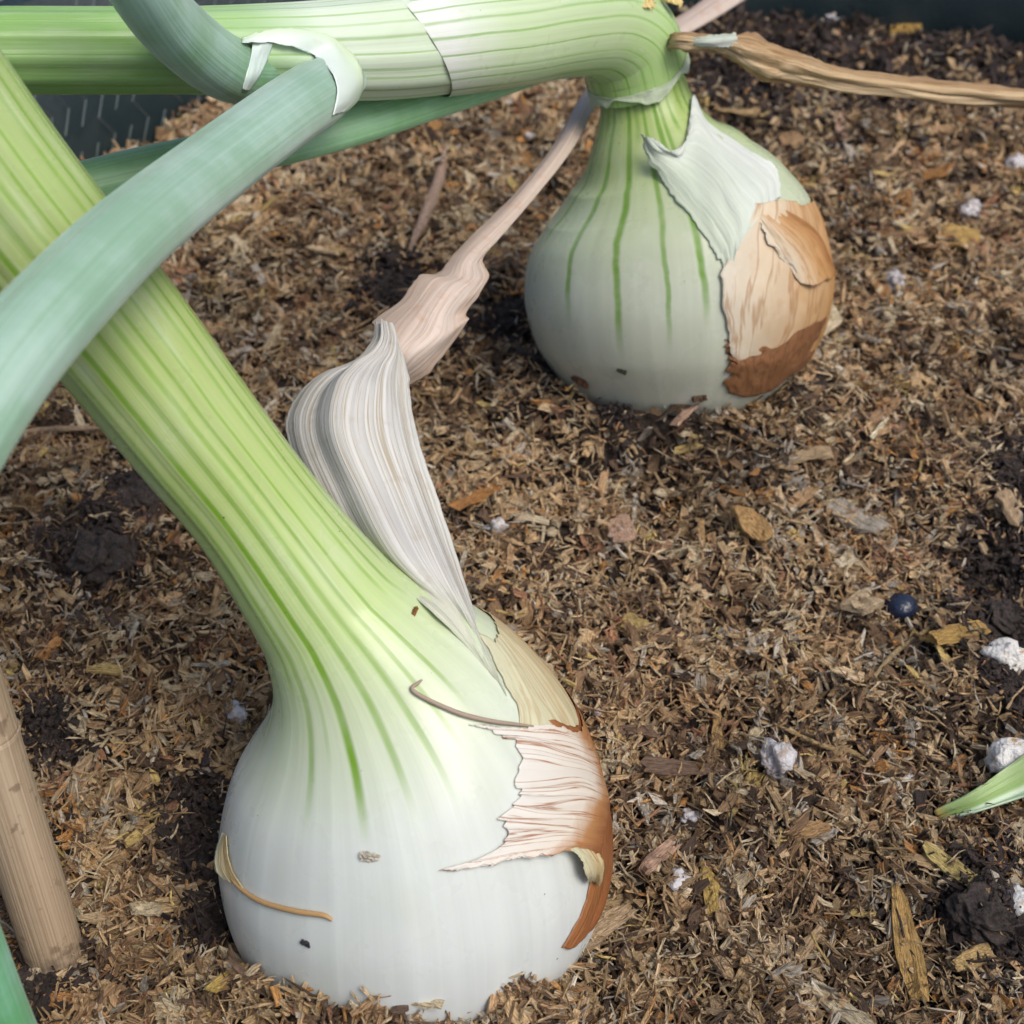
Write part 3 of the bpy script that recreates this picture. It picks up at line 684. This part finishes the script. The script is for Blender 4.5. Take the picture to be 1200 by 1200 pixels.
sheet('slit_membrane', over([[(296, 49), (308, 49), (320, 51)], [(294, 66), (303, 67), (314, 70)], [(289, 86), (296, 88), (304, 90)], [(284, 104), (288, 106), (292, 106)]], (.0003, .0008, .0003)), M_RIM, onB, m=30, n=14, wr=.0002, seed=204)
# torn pale membrane on neck and shoulder
def fpt(x, y, lift, du=0.): return spt(FAR, x, y, lift, du)
def mixp(x, y, d): return pt(x, y, d)
dn = project(FAR.near(780, 150)[2][None])[2][0]
DUF = 1 if FAR.near(880, 335)[1] > FAR.near(700, 335)[1] else -1
thick(obj('torn_membrane', loft('torn_membrane', [
    [pt(751, 157, dn-.0045), pt(757, 160, dn-.006), pt(766, 163, dn-.0065), pt(775, 172, dn-.006)],
    [pt(757, 182, dn-.004), pt(772, 178, dn-.006), pt(790, 178, dn-.006), pt(806, 184, dn-.003)],
    [fpt(775, 212, .0008), fpt(795, 200, .0025), pt(815, 165, dn-.001), pt(812, 112, dn+.004)],
    [fpt(800, 243, .0007), fpt(820, 220, .0022), fpt(838, 200, .003), pt(832, 146, dn+.006)],
    [fpt(825, 275, .0006), fpt(845, 245, .0018), fpt(865, 222, .0022), fpt(884, 186, .0022)],
    [fpt(842, 305, .0006), fpt(858, 270, .0014), fpt(880, 238, .0016), fpt(905, 205, .0016)],
    [fpt(852, 335, .0005), fpt(864, 290, .0012), fpt(885, 255, .0014), fpt(912, 228, .0012)]], 90, 60, wr=.0008, wr_f=(7, 4), seed=61, rag=.0010), M_MEMB, onB), .00015)
M_SKIN_F = paper_mat('skin_orange_paper', [(0, (.68, .62, .50)), (.18, (.66, .54, .38)), (.4, (.58, .38, .20)), (.7, (.50, .27, .10)), (1, (.34, .15, .05))], (.36, .17, .06), lines=9, along='v', trans=.12, line_amt=.6, bump=.0006, line_w=.03, fib=.35, lo=1.0, dist=.1)
pp = skin('papery_skin', FAR, [
    [(868, 236, .0004, 0), (885, 238, .0013, 0), (905, 236, .0010, 0), (930, 236, .0004, 0), (940, 240, .0003, 0), (940, 240, .0003, DUF*.12)],
    [(855, 265, .0005, 0), (872, 270, .0009, 0), (900, 270, .0006, 0), (930, 264, .0005, 0), (956, 272, .0004, 0), (956, 272, .0003, DUF*.12)],
    [(848, 305, .0004, 0), (870, 310, .0006, 0), (900, 312, .0006, 0), (935, 306, .0004, 0), (966, 305, .0004, 0), (966, 305, .0003, DUF*.12)],
    [(846, 345, .0003, 0), (870, 352, .0005, 0), (900, 352, .0005, 0), (935, 346, .0004, 0), (967, 338, .0004, 0), (967, 338, .0003, DUF*.12)],
    [(850, 385, .0002, 0), (870, 392, .0005, 0), (895, 395, .0005, 0), (930, 385, .0004, 0), (960, 375, .0003, 0), (960, 375, .0003, DUF*.12)],
    [(856, 412, .0004, 0), (872, 420, .0004, 0), (895, 425, .0004, 0), (918, 415, .0004, 0), (945, 408, .0003, 0), (945, 408, .0003, DUF*.12)],
    [(864, 435, .0003, 0), (875, 440, .0003, 0), (895, 445, .0003, 0), (910, 440, .0003, 0), (930, 432, .0003, 0), (930, 432, .0003, DUF*.12)]], M_SKIN_F, onB, 110, 90, wr=.0007, wr_f=(8, 4), seed=71, rag=.007)
skin('folded_skin', FAR, [
    [(874, 242, .0008, 0), (884, 246, .0010, 0), (892, 244, .0009, 0), (905, 240, .0007, 0)], [(888, 266, .0008, 0), (902, 268, .0013, 0), (914, 262, .0007, 0), (932, 256, .0006, 0)],
    [(903, 290, .0008, 0), (918, 290, .0013, 0), (934, 284, .0009, 0), (955, 276, .0007, 0)], [(918, 312, .0009, 0), (934, 312, .0013, 0), (950, 306, .0008, 0), (966, 302, .0008, 0)], [(926, 328, .0011, 0), (944, 334, .0016, 0), (958, 330, .0012, 0), (968, 326, .0009, DUF*.02)]], M_SKIN_F, pp, 60, 50, wr=.0010, wr_f=(8, 3), seed=81, rag=.008)
M_SKIN_D = paper_mat('skin_dark_brown', [(0, (.30, .14, .06)), (1, (.18, .075, .03))], (.09, .035, .015), lines=20, along='v', trans=.1)
skin('brown_skin', FAR, [
    [(846, 396, .0002, 0), (870, 403, .0002, 0), (905, 398, .0002, 0), (950, 380, .0002, 0), (950, 380, .0002, DUF*.1)],
    [(848, 425, .0003, 0), (872, 430, .0007, 0), (915, 422, .0007, 0), (938, 412, .0006, 0), (938, 412, .0004, DUF*.1)],
    [(850, 460, .0003, 0), (875, 464, .0007, 0), (905, 455, .0007, 0), (925, 440, .0006, 0), (925, 440, .0004, DUF*.1)]], M_SKIN_D, onB, 40, 40, wr=.0005, seed=91, rag=.012, ragv=.006)
# tan dry leaf leaving the neck to the side, and a yellow torn scrap on the bend
sheet('dry_leaf', [
    [(772, 46, .332), (772, 49, .331), (773, 52, .331), (774, 56, .332)],
    [(795, 40, .321), (795, 45, .317), (797, 52, .318), (800, 58, .321)],
    [(840, 40, .323), (845, 50, .320), (850, 58, .321), (850, 66, .325)],
    [(885, 42, .327), (885, 60, .323), (888, 78, .324), (890, 92, .330)],
    [(930, 60, .333), (928, 74, .329), (928, 88, .330), (930, 97, .335)],
    [(980, 76, .338), (978, 88, .334), (978, 98, .335), (980, 107, .340)],
    [(1060, 90, .346), (1060, 100, .342), (1060, 110, .343), (1060, 116, .347)],
    [(1150, 100, .354), (1150, 110, .350), (1150, 118, .351), (1150, 124, .355)],
    [(1260, 106, .362), (1260, 116, .358), (1260, 124, .359), (1260, 130, .363)]], M_DRYTAN, onB, m=160, n=50, wr=.0016, wr_f=(9, 14), seed=101, rag=.0012, fold=.0006, fold_n=3)
sheet('dry_leaf_lining', [[(786, 50, .3205), (790, 52, .320), (794, 54, .3205)], [(820, 44, .317), (825, 50, .316), (830, 55, .3175)], [(845, 41, .319), (850, 47, .318), (855, 55, .3195)], [(862, 40, .321), (864, 46, .320), (862, 53, .3215)]], M_MEMB, onB, m=40, n=16, wr=.0006, seed=103, rag=.0008)
g = G('yellow_scrap'); g.bump(g.noise(g.pos(), 600, 3), .0006, .8); g.set(Base_Color=g.mix(g.noise(g.pos(), 500, 3), (.62, .42, .10), (.66, .55, .28)), Roughness=.6); M_SCRAP = g.m
sheet('torn_scrap', [[(738, -8, .318), (750, -10, .317), (765, -10, .318)], [(742, 4, .3165), (752, 4, .315), (766, 2, .316)], [(745, 8, .316), (756, 9, .3145), (768, 8, .316)]], M_SCRAP, onB, m=24, n=20, wr=.0008, seed=105, rag=.0016)
sheet('torn_scrap', [[(770, -8, .322), (785, -9, .321), (800, -8, .322)], [(775, 0, .321), (790, 2, .320), (800, 4, .322)], [(782, 2, .321), (794, 6, .320), (797, 10, .322)]], M_SCRAP, onB, m=24, n=20, wr=.0006, seed=107, rag=.001)

# ------------------------------------------------------------------ stake, other leaves, straws
g = G('bamboo'); uvv, u_, s_ = g.uv()
f1 = g.noise(g.vscale(uvv, (60, 1.2, 1)), 1, 3); f2 = g.noise(g.pos(), 500, 2)
c = g.mix(g.sm(f1, .35, .65), (.36, .26, .17), (.50, .39, .27)); c = g.mix(g.math('MULTIPLY', g.sm(g.noise(g.pos(), 260, 4), .6, .7), .6), c, (.14, .09, .06))
c = g.mix(g.math('MULTIPLY', g.sm(g.math('ADD', s_, g.math('MULTIPLY', f2, .06)), .115, .06), .85), c, (.05, .04, .035))
g.bump(g.math('ADD', f1, g.math('MULTIPLY', f2, .4)), .0005, .6); g.set(Base_Color=c, Roughness=.5); M_BAMB = g.m
base = on_ground(62, 1112); top = pt(-70, 690, .205); ax = (top-base); ax /= np.linalg.norm(ax)
st_r = [np.r_[base - ax*.012, .0004], np.r_[base - ax*.0119, .0053], np.r_[base - ax*.009, .0055], np.r_[base+ax*.02, .0057], np.r_[base+ax*.05, .0056], np.r_[base+ax*.0545, .0061], np.r_[base+ax*.058, .0056], np.r_[base+ax*.12, .0056], np.r_[base+ax*.20, .0055], np.r_[base+ax*.202, .0003]]
STK = Sweep(st_r, n=300, world=True)
stake = obj('bamboo_stake', STK.mesh('bamboo_stake', 0, 1, 220, 48, disp=lambda s, u: .0002*vnoise(u*12, s*8, 4)), M_BAMB)
tag(stake, 'pale tan bamboo stake pushed slanting into the mulch', 'stake')
other, _ = leaf('onion_leaf', [(60, 1420, .226, 52), (20, 1290, .205, 52), (-22, 1175, .188, 50), (-62, 1060, .175, 48), (-120, 900, .165, 44), (-190, 720, .16, 38)], leaf_mat('leaf_corner', (.12, .38, .16), (.25, .52, .38)), None)
tag(other, 'bright green onion leaf rising beside the bamboo stake', 'leaf')

def green_tip():
    a = [on_ground(1098, 962), on_ground(1140, 958), on_ground(1180, 948), on_ground(1240, 930), on_ground(1300, 905)]
    hs = [.0016, .0045, .006, .008, .009]; wd = [.0010, .0028, .0048, .0075, .009]
    rows = []
    for p, h, w_ in zip(a, hs, wd):
        c0 = p+np.array([0, 0, h]); rows.append([c0+np.array([0, -w_*.15, -.0012]), c0+np.array([.001, w_*.2, -.002]), c0+np.array([-.001, w_*.8, .0008]), c0+np.array([.001, w_*1.3, w_*.5])])
    gg = G('leaf_tip'); uv_, uu, vv = gg.uv(); st = gg.noise(gg.vscale(uv_, (30, 2, 1)), 1, 3)
    cc = gg.ramp(uu, [(0, (.46, .60, .46)), (.28, (.58, .70, .56)), (.36, (.24, .38, .12)), (1, (.40, .52, .26))])
    cc = gg.mix(gg.math('MULTIPLY', st, .4), cc, (.3, .42, .16)); cc = gg.mix(gg.sm(vv, .10, .0), cc, (.40, .30, .10))
    gg.bump(st, .0004, .5); gg.set(Base_Color=cc, Roughness=.45)
    o = thick(obj('onion_leaf', loft('onion_leaf', rows, 50, 30, wr=.0004, seed=111), gg.m), .0004)
    tag(o, 'folded pale green leaf tip lying on the mulch beside the white perlite lumps', 'leaf')
green_tip()

def straw(px, rad, col, label, lift=.0008, name='straw'):
    P = []
    for x, y in px: p = on_ground(x, y); p[2] += lift; P.append(np.r_[p, rad])
    P[0][3] *= .4; P[-1][3] *= .4
    s = Sweep(P, n=80, world=True)
    o = obj(name, s.mesh(name, 0, 1, 80, 10, disp=lambda S, u: rad*.35*vnoise(S*14, u*5, 7)), M_CHIP); o.color = (*col, 1)
    tag(o, label, 'straw')
straw([(8, 515), (45, 509), (85, 507), (128, 506)], .0009, (.42, .30, .19), 'thin pale straw lying behind the thick green stem', .0015)
straw([(522, 178), (515, 215), (500, 255), (480, 300)], .0021, (.40, .28, .21), 'pinkish dry stalk lying between the bent stem and the dry leaf', .002)
straw([(188, 283), (192, 305), (196, 330)], .0006, (.45, .33, .2), 'short thin upright fibre beside the striped stem')
straw([(1000, 830), (1040, 775), (1075, 748), (1105, 725)], .0006, (.42, .31, .16), 'long tan splinter lying below the blue-black bead')
straw([(905, 850), (960, 875), (1000, 885), (1050, 920)], .0006, (.40, .28, .13), 'long crooked fibre pointing at the folded leaf tip')

# ------------------------------------------------------------------ loose wood chips that can be picked out
def chip_mesh(name, L, W, T, seed, K=9):
    r = np.random.default_rng(seed); V = []
    xs = np.linspace(-.5, .5, K)
    cu = r.normal(0, .10); tw = r.normal(0, .5); e0, e1 = r.uniform(-.5, .5, 2); t0, t1 = r.uniform(.5, 1.05, 2)
    wl = .5; wr_ = .5
    for k, x in enumerate(xs):
        tp = (1-(1-t0)*max(0, -x*2-.35)/.65)*(1-(1-t1)*max(0, x*2-.35)/.65)
        wl = np.clip(wl + r.normal(0, .07), .32, .58); wr_ = np.clip(wr_ + r.normal(0, .07), .32, .58)
        z = cu*(x*x-.08)*L*2; a = tw*x
        sec = [(-wl*tp, -.4), (wr_*tp, -.5), (wr_*tp*.95, .4), (wr_*tp*.25, .5+r.normal(0, .25)), (-wl*tp*.3, .35+r.normal(0, .25)), (-wl*tp*.95, .4)]
        for j, (y, zz) in enumerate(sec):
            yy, zv = y*W, zz*T + r.normal(0, .12)*T
            sl = (e0 if x < 0 else e1)*y*W*abs(2*x)**3 + (r.normal(0, .05)*L if k in (0, K-1) else 0)
            V.append((x*L + sl, yy*math.cos(a)-zv*math.sin(a), z + yy*math.sin(a)+zv*math.cos(a)))
    F = []; n = 6
    for k in range(K-1):
        for j in range(n): F.append((k*n+j, k*n+(j+1) % n, (k+1)*n+(j+1) % n, (k+1)*n+j))
    b = (K-1)*n; F += [(3, 2, 1, 0), (5, 4, 3, 0), (b, b+1, b+2, b+3), (b, b+3, b+4, b+5)]
    return build_mesh(name, V, F, smooth_=False)
def chip(px, py, lpx, wpx, ang, col, label, seed, tilt=.1, lift=.0010, tpx=None):
    p = on_ground(px, py); d = (p-CO)@CF
    L, W = lpx*d/FPX, wpx*d/FPX; T = (tpx*d/FPX) if tpx else min(W*.28, .0016)
    a = math.radians(ang)
    q = on_ground(px+20*math.cos(a), py+20*math.sin(a)); yaw = math.atan2(q[1]-p[1], q[0]-p[0])
    o = obj('wood_chip', chip_mesh('wood_chip', L*1.05, W*1.15, T, seed), M_CHIP)
    o.location = (p[0], p[1], p[2]+lift*1.3+T*.3); o.rotation_euler = (random.uniform(-.45, .45), random.uniform(-tilt, tilt)*2, yaw); o.color = (*col, 1)
    tag(o, label, 'wood chip', 'notable wood chips in the mulch'); return o
TAN, GOLD, ORG, CREAM, GREY, PINK, DKB = (.42, .30, .18), (.48, .31, .09), (.40, .19, .06), (.60, .50, .33), (.40, .35, .28), (.46, .30, .21), (.17, .11, .075)
for i, a in enumerate([
    (558, 587, 62, 19, -36, ORG, 'rectangular orange-brown chip beside the dry papery sheath'),
    (728, 628, 36, 26, 75, PINK, 'pinkish curled chip in open mulch between the two onions'),
    (1003, 612, 62, 26, 52, GREY, 'large pale grey splintered flake lying above the blue-black bead'),
    (944, 976, 42, 19, -6, (.46, .28, .13), 'flat tan-orange rectangular chip with a pale cross seam'),
    (1062, 1110, 118, 27, 76, (.44, .28, .10), 'long golden brown stalk chip standing out in the mulch'),
    (700, 1096, 90, 30, -30, TAN, 'big fibrous tan chip leaning by the brown skin of the white onion'),
    (492, 1178, 50, 17, 22, CREAM, 'cream bark chip at the foot of the large white onion'),
    (812, 904, 108, 17, -12, DKB, 'long dark grey-brown splinter lying in the mulch'),
    (1157, 686, 48, 14, 22, (.52, .39, .16), 'curved yellow straw chip beside a dark hollow'),
    (204, 711, 36, 28, 10, (.58, .40, .22), 'bright peach chip beside the thick green stem'),
    (124, 789, 36, 13, 4, (.50, .36, .14), 'small yellow-tan chip with square ends near the stem'),
    (175, 1068, 38, 18, -8, CREAM, 'pale cream chip between the bamboo stake and the white onion'),
    (165, 983, 34, 12, -42, (.48, .35, .13), 'narrow straw-yellow chip slanting above the cream chip'),
    (98, 905, 32, 13, -62, TAN, 'upright tan chip next to the bamboo stake'),
    (1060, 38, 36, 28, -60, (.48, .30, .08), 'golden chip lying on dark soil under the planter wall'),
    (985, 152, 50, 17, 68, PINK, 'pink-brown stick chip below the tan dry leaf'),
    (862, 135, 50, 13, 18, (.48, .33, .16), 'tan stick chip under the tan dry leaf beside the onion neck'),
    (922, 168, 34, 26, 50, (.40, .25, .13), 'blocky brown chip behind the orange papery skin'),
    (1098, 205, 36, 28, -20, ORG, 'orange-brown bent flake near small white perlite grains'),
    (1055, 278, 60, 16, -22, (.40, .25, .14), 'flat brown flake pointing up from the perlite grain'),
    (1118, 282, 52, 24, 10, (.48, .31, .10), 'golden split flake beside flat brown flake'),
    (965, 385, 50, 18, -4, CREAM, 'cream chip lying beside the orange papery onion skin'),
    (812, 480, 66, 13, -36, PINK, 'stick chip propped at the foot of the bent-neck onion'),
    (1030, 505, 46, 6, -48, (.62, .55, .38), 'thin cream sliver in the middle of the mulch'),
    (935, 540, 66, 20, -8, (.44, .32, .19), 'wide tan flake in the mulch below the bent-neck onion'),
    (935, 590, 52, 15, -42, (.42, .27, .14), 'striated brown splinter slanting below the wide tan flake'),
    (882, 620, 50, 24, 66, (.44, .27, .11), 'upright orange fibre chip in a tangled clump'),
    (822, 640, 56, 6, 86, (.42, .26, .12), 'thin upright sliver beside a reddish clump'),
    (1120, 748, 74, 26, -26, (.46, .29, .09), 'broad golden bark flake beside the dark soil patch'),
    (1010, 712, 40, 26, -10, (.50, .38, .24), 'pale square flake touching the blue-black bead'),
    (990, 664, 32, 24, -50, (.62, .52, .36), 'whitish angular flake above the pale square flake'),
    (830, 1042, 58, 22, 82, (.46, .32, .10), 'upright golden straw chip in the open mulch'),
    (985, 1185, 90, 22, 42, (.50, .42, .28), 'pale papery husk strip'),
    (1108, 1015, 60, 20, 30, (.46, .36, .14), 'yellowish dried leaf shred below the folded leaf tip'),
    (840, 860, 52, 14, 78, (.40, .25, .10), 'brown stick chip standing above the dark splinter'),
    (1135, 1128, 44, 18, -28, (.52, .36, .16), 'pale orange chip beside the dark soil clump'),
    (128, 1165, 26, 18, 60, (.50, .36, .20), 'small peach chip beside the bright green leaf'),
    (268, 1150, 44, 12, -50, (.48, .34, .10), 'yellow splinter slanting at the foot of the white onion'),
    (1060, 262, 40, 12, 0, CREAM, 'small cream flake beside the flat brown flake'),
    (600, 560, 24, 14, 30, GREY, 'grey flake near the orange-brown chip'),
    (500, 150, 40, 26, 20, (.44, .24, .09), 'orange lump chip under the bent stem'),
    (770, 1008, 50, 20, -40, PINK, 'pale pink flake beside the brown onion skin'),
    (1180, 770-170, 44, 20, 70, TAN, 'tan flake leaning over the dark hollow'),
    (742, 735, 30, 20, 0, (.42, .31, .12), 'olive-tan square chip in the middle of the mulch'),
    (640, 790, 40, 12, 60, (.46, .34, .2), 'tan splinter beside the shoulder of the white onion'),
    (700, 512, 34, 14, 84, (.40, .22, .07), 'upright orange bark chip by the dark hole'),
    ]):
    chip(*a, seed=200+i)

# smaller loose chips: look-alikes in four tones
kinds = [('tan', (.40, .28, .16), 'small loose tan chip lying on top of the mulch'), ('pale', (.54, .44, .29), 'small loose cream-coloured chip lying on top of the mulch'),
         ('orange', (.38, .19, .07), 'small loose orange-brown chip lying on top of the mulch'), ('grey', (.33, .29, .24), 'small loose greyish chip lying on top of the mulch')]
protos = [chip_mesh('wood_chip', .0052, .0019, .0006, 400+k) for k in range(6)] + [chip_mesh('wood_chip', .0042, .0028, .0006, 420+k) for k in range(5)]
for me in protos: me.materials.append(M_CHIP)
xy = scatter_xy(250, .09, .52, 1.5)
vis = 0
for k, (x, y) in enumerate(xy):
    px, py, d = project(np.array([[x, y, 0.]]))
    if not (-5 < px[0] < 1205 and -5 < py[0] < 1205): continue
    o = bpy.data.objects.new('wood_chip', protos[k % len(protos)]); COL.objects.link(o)
    sc_ = random.uniform(.6, 1.25)*(1+.4*float(smooth(.2, .5, np.array(y)))); o.scale = (sc_*random.uniform(.8, 1.3), sc_, sc_)
    o.location = (x, y, gz(x, y)+.0009); o.rotation_euler = (random.gauss(0, .35), random.gauss(0, .25), random.uniform(0, 6.28))
    t = random.choices(range(4), (5, 3, 2, 2))[0]; cc = np.array(kinds[t][1])*random.uniform(.8, 1.15); o.color = (*cc, 1)
    tag(o, kinds[t][2], 'wood chip', 'small loose %s chips' % kinds[t][0])

# ------------------------------------------------------------------ perlite grains, bead, clods
g = G('perlite'); n1 = g.noise(g.pos(), 700, 4); g.bump(n1, .0012, 1)
c = g.mix(g.sm(g.noise(g.pos(), 330, 3), .55, .72), (.74, .73, .70), (.55, .36, .17)); c = g.mix(g.sm(g.noise(g.pos(), 800, 2), .68, .72), c, (.06, .045, .04))
g.set(Base_Color=c, Roughness=.6, Subsurface_Weight=.1, Subsurface_Scale=.001); M_PERL = g.m
g = G('perlite_clean'); g.bump(g.noise(g.pos(), 900, 3), .001, .9); g.set(Base_Color=g.mix(g.sm(g.noise(g.pos(), 500, 3), .45, .65), (.56, .55, .57), (.36, .30, .26)), Roughness=.6); M_PERL2 = g.m
def lump(name, px, py, rx, ry, mat, label, cat, group=None, seed=0, amp=.3, freq=1.6, sub=3, sink=.3):
    import bmesh
    p = on_ground(px, py); d = (p-CO)@CF; bm = bmesh.new(); bmesh.ops.create_icosphere(bm, subdivisions=sub, radius=1)
    for v in bm.verts:
        c_ = v.co.copy()
        k = 1 + amp*(float(vnoise(c_.x*freq+seed*3.1, c_.y*freq+c_.z*freq*1.7, seed)) + .5*float(vnoise(c_.x*freq*2.3, c_.z*freq*2.3+c_.y*3, seed+1)))*1.6
        v.co = Vector((c_.x*rx*d/FPX*k, c_.y*(rx+ry)/2*d/FPX*k, c_.z*ry*d/FPX*.85*k))
    me = bpy.data.meshes.new(name); bm.to_mesh(me); bm.free()
    for f in me.polygons: f.use_smooth = True
    o = obj(name, me, mat); o.location = (p[0], p[1], p[2]+ry*d/FPX*(1-sink)*.7); o.rotation_euler = (0, 0, seed*.7)
    return tag(o, label, cat, group)
for i, (x, y, rx, ry, lb) in enumerate([
    (1175, 775, 20, 25, 'cream and white perlite lump sitting on the dark soil patch'), (1178, 890, 25, 27, 'largest white perlite lump, pitted, above the folded leaf tip'),
    (1194, 1062, 17, 20, 'white perlite lump beside the dark clod'), (912, 892, 18, 22, 'frosty white perlite lump half buried in mulch')]):
    lump('perlite', x, y, rx, ry, M_PERL if i != 3 else M_PERL2, lb, 'perlite', 'perlite lumps', seed=i+2, amp=.5, freq=2.0, sink=.6)
for i, (x, y, rx, ry) in enumerate([(278, 838, 12, 10), (1048, 335, 11, 17), (1190, 195, 10, 11), (1133, 245, 15, 9), (582, 620, 8, 14), (810, 960, 11, 9), (795, 1030, 13, 8), (1062, 908, 6, 6), (700, 1165-330, 4, 5), (620, 305-145, 5, 5), (975, 20, 12, 8)]):
    lump('perlite', x, y, rx, ry, M_PERL2, 'small white perlite grain scattered on the mulch', 'perlite', 'small perlite grains', seed=i+12, sub=3, amp=.75, freq=2.2, sink=.75)
g = G('blue_black_bead'); g.bump(g.noise(g.pos(), 700, 3), .0006, .5); g.set(Base_Color=(.012, .02, .045), Roughness=.22); M_BEAD = g.m
lump('bead', 1054, 716, 20, 17, M_BEAD, 'shiny blue-black round bead lying on the mulch', 'bead', seed=5, amp=.08, sink=.35)
for i, (x, y, rx, ry, lb) in enumerate([(120, 655, 34, 24, 'blackish crumbly soil clod below the thick green stem'), (165, 585, 24, 20, 'smaller dark soil clod touching the thick green stem'), (1172, 728, 26, 18, 'purplish dark soil clod behind the cream perlite lump'), (1150, 1075, 36, 24, 'wet black soil clod beside the white perlite lump'), (700, 528, 12, 9, 'tiny dark clod in the hole near the bent-neck onion')]):
    lump('soil_clod', x, y, rx, ry, M_CLOD, lb, 'soil clod', seed=i+31, amp=.42, freq=2.8, sub=5, sink=.8)

# specks stuck on the bulbs
def speck(sw, px, py, r, col, label, seed):
    p = spt(sw, px, py, .0002); d = (p-CO)@CF; k = r*d/FPX
    o = obj('debris_flake', chip_mesh('debris_flake', 2.4*k, 1.3*k, .6*k, seed), M_CHIP); o.location = p; o.color = (*col, 1)
    n_ = p - sw.C[np.argmin(np.linalg.norm(sw.C-p, axis=1))]; o.rotation_euler = Vector(n_).to_track_quat('Z', 'Y').to_euler(); tag(o, label, 'debris')
speck(NEAR, 432, 1006, 9, (.7, .64, .52), 'tiny cream crumb stuck on the front of the large white bulb', 1)
speck(NEAR, 357, 1104, 5, (.04, .04, .05), 'tiny dark speck stuck low on the large white bulb', 2)
speck(FAR, 730, 435, 5, (.05, .06, .03), 'tiny dark speck stuck on the bent-neck onion bulb', 3)
speck(FAR, 680, 446, 10, (.15, .07, .035), 'reddish brown flake stuck low on the bent-neck onion bulb', 4)
speck(FAR, 818, 466, 7, (.12, .07, .04), 'dark brown flake at the foot of the bent-neck onion', 6)
speck(NEAR, 488, 718, 5, (.35, .16, .05), 'small rust-brown scale at the base of the dry sheath', 7)
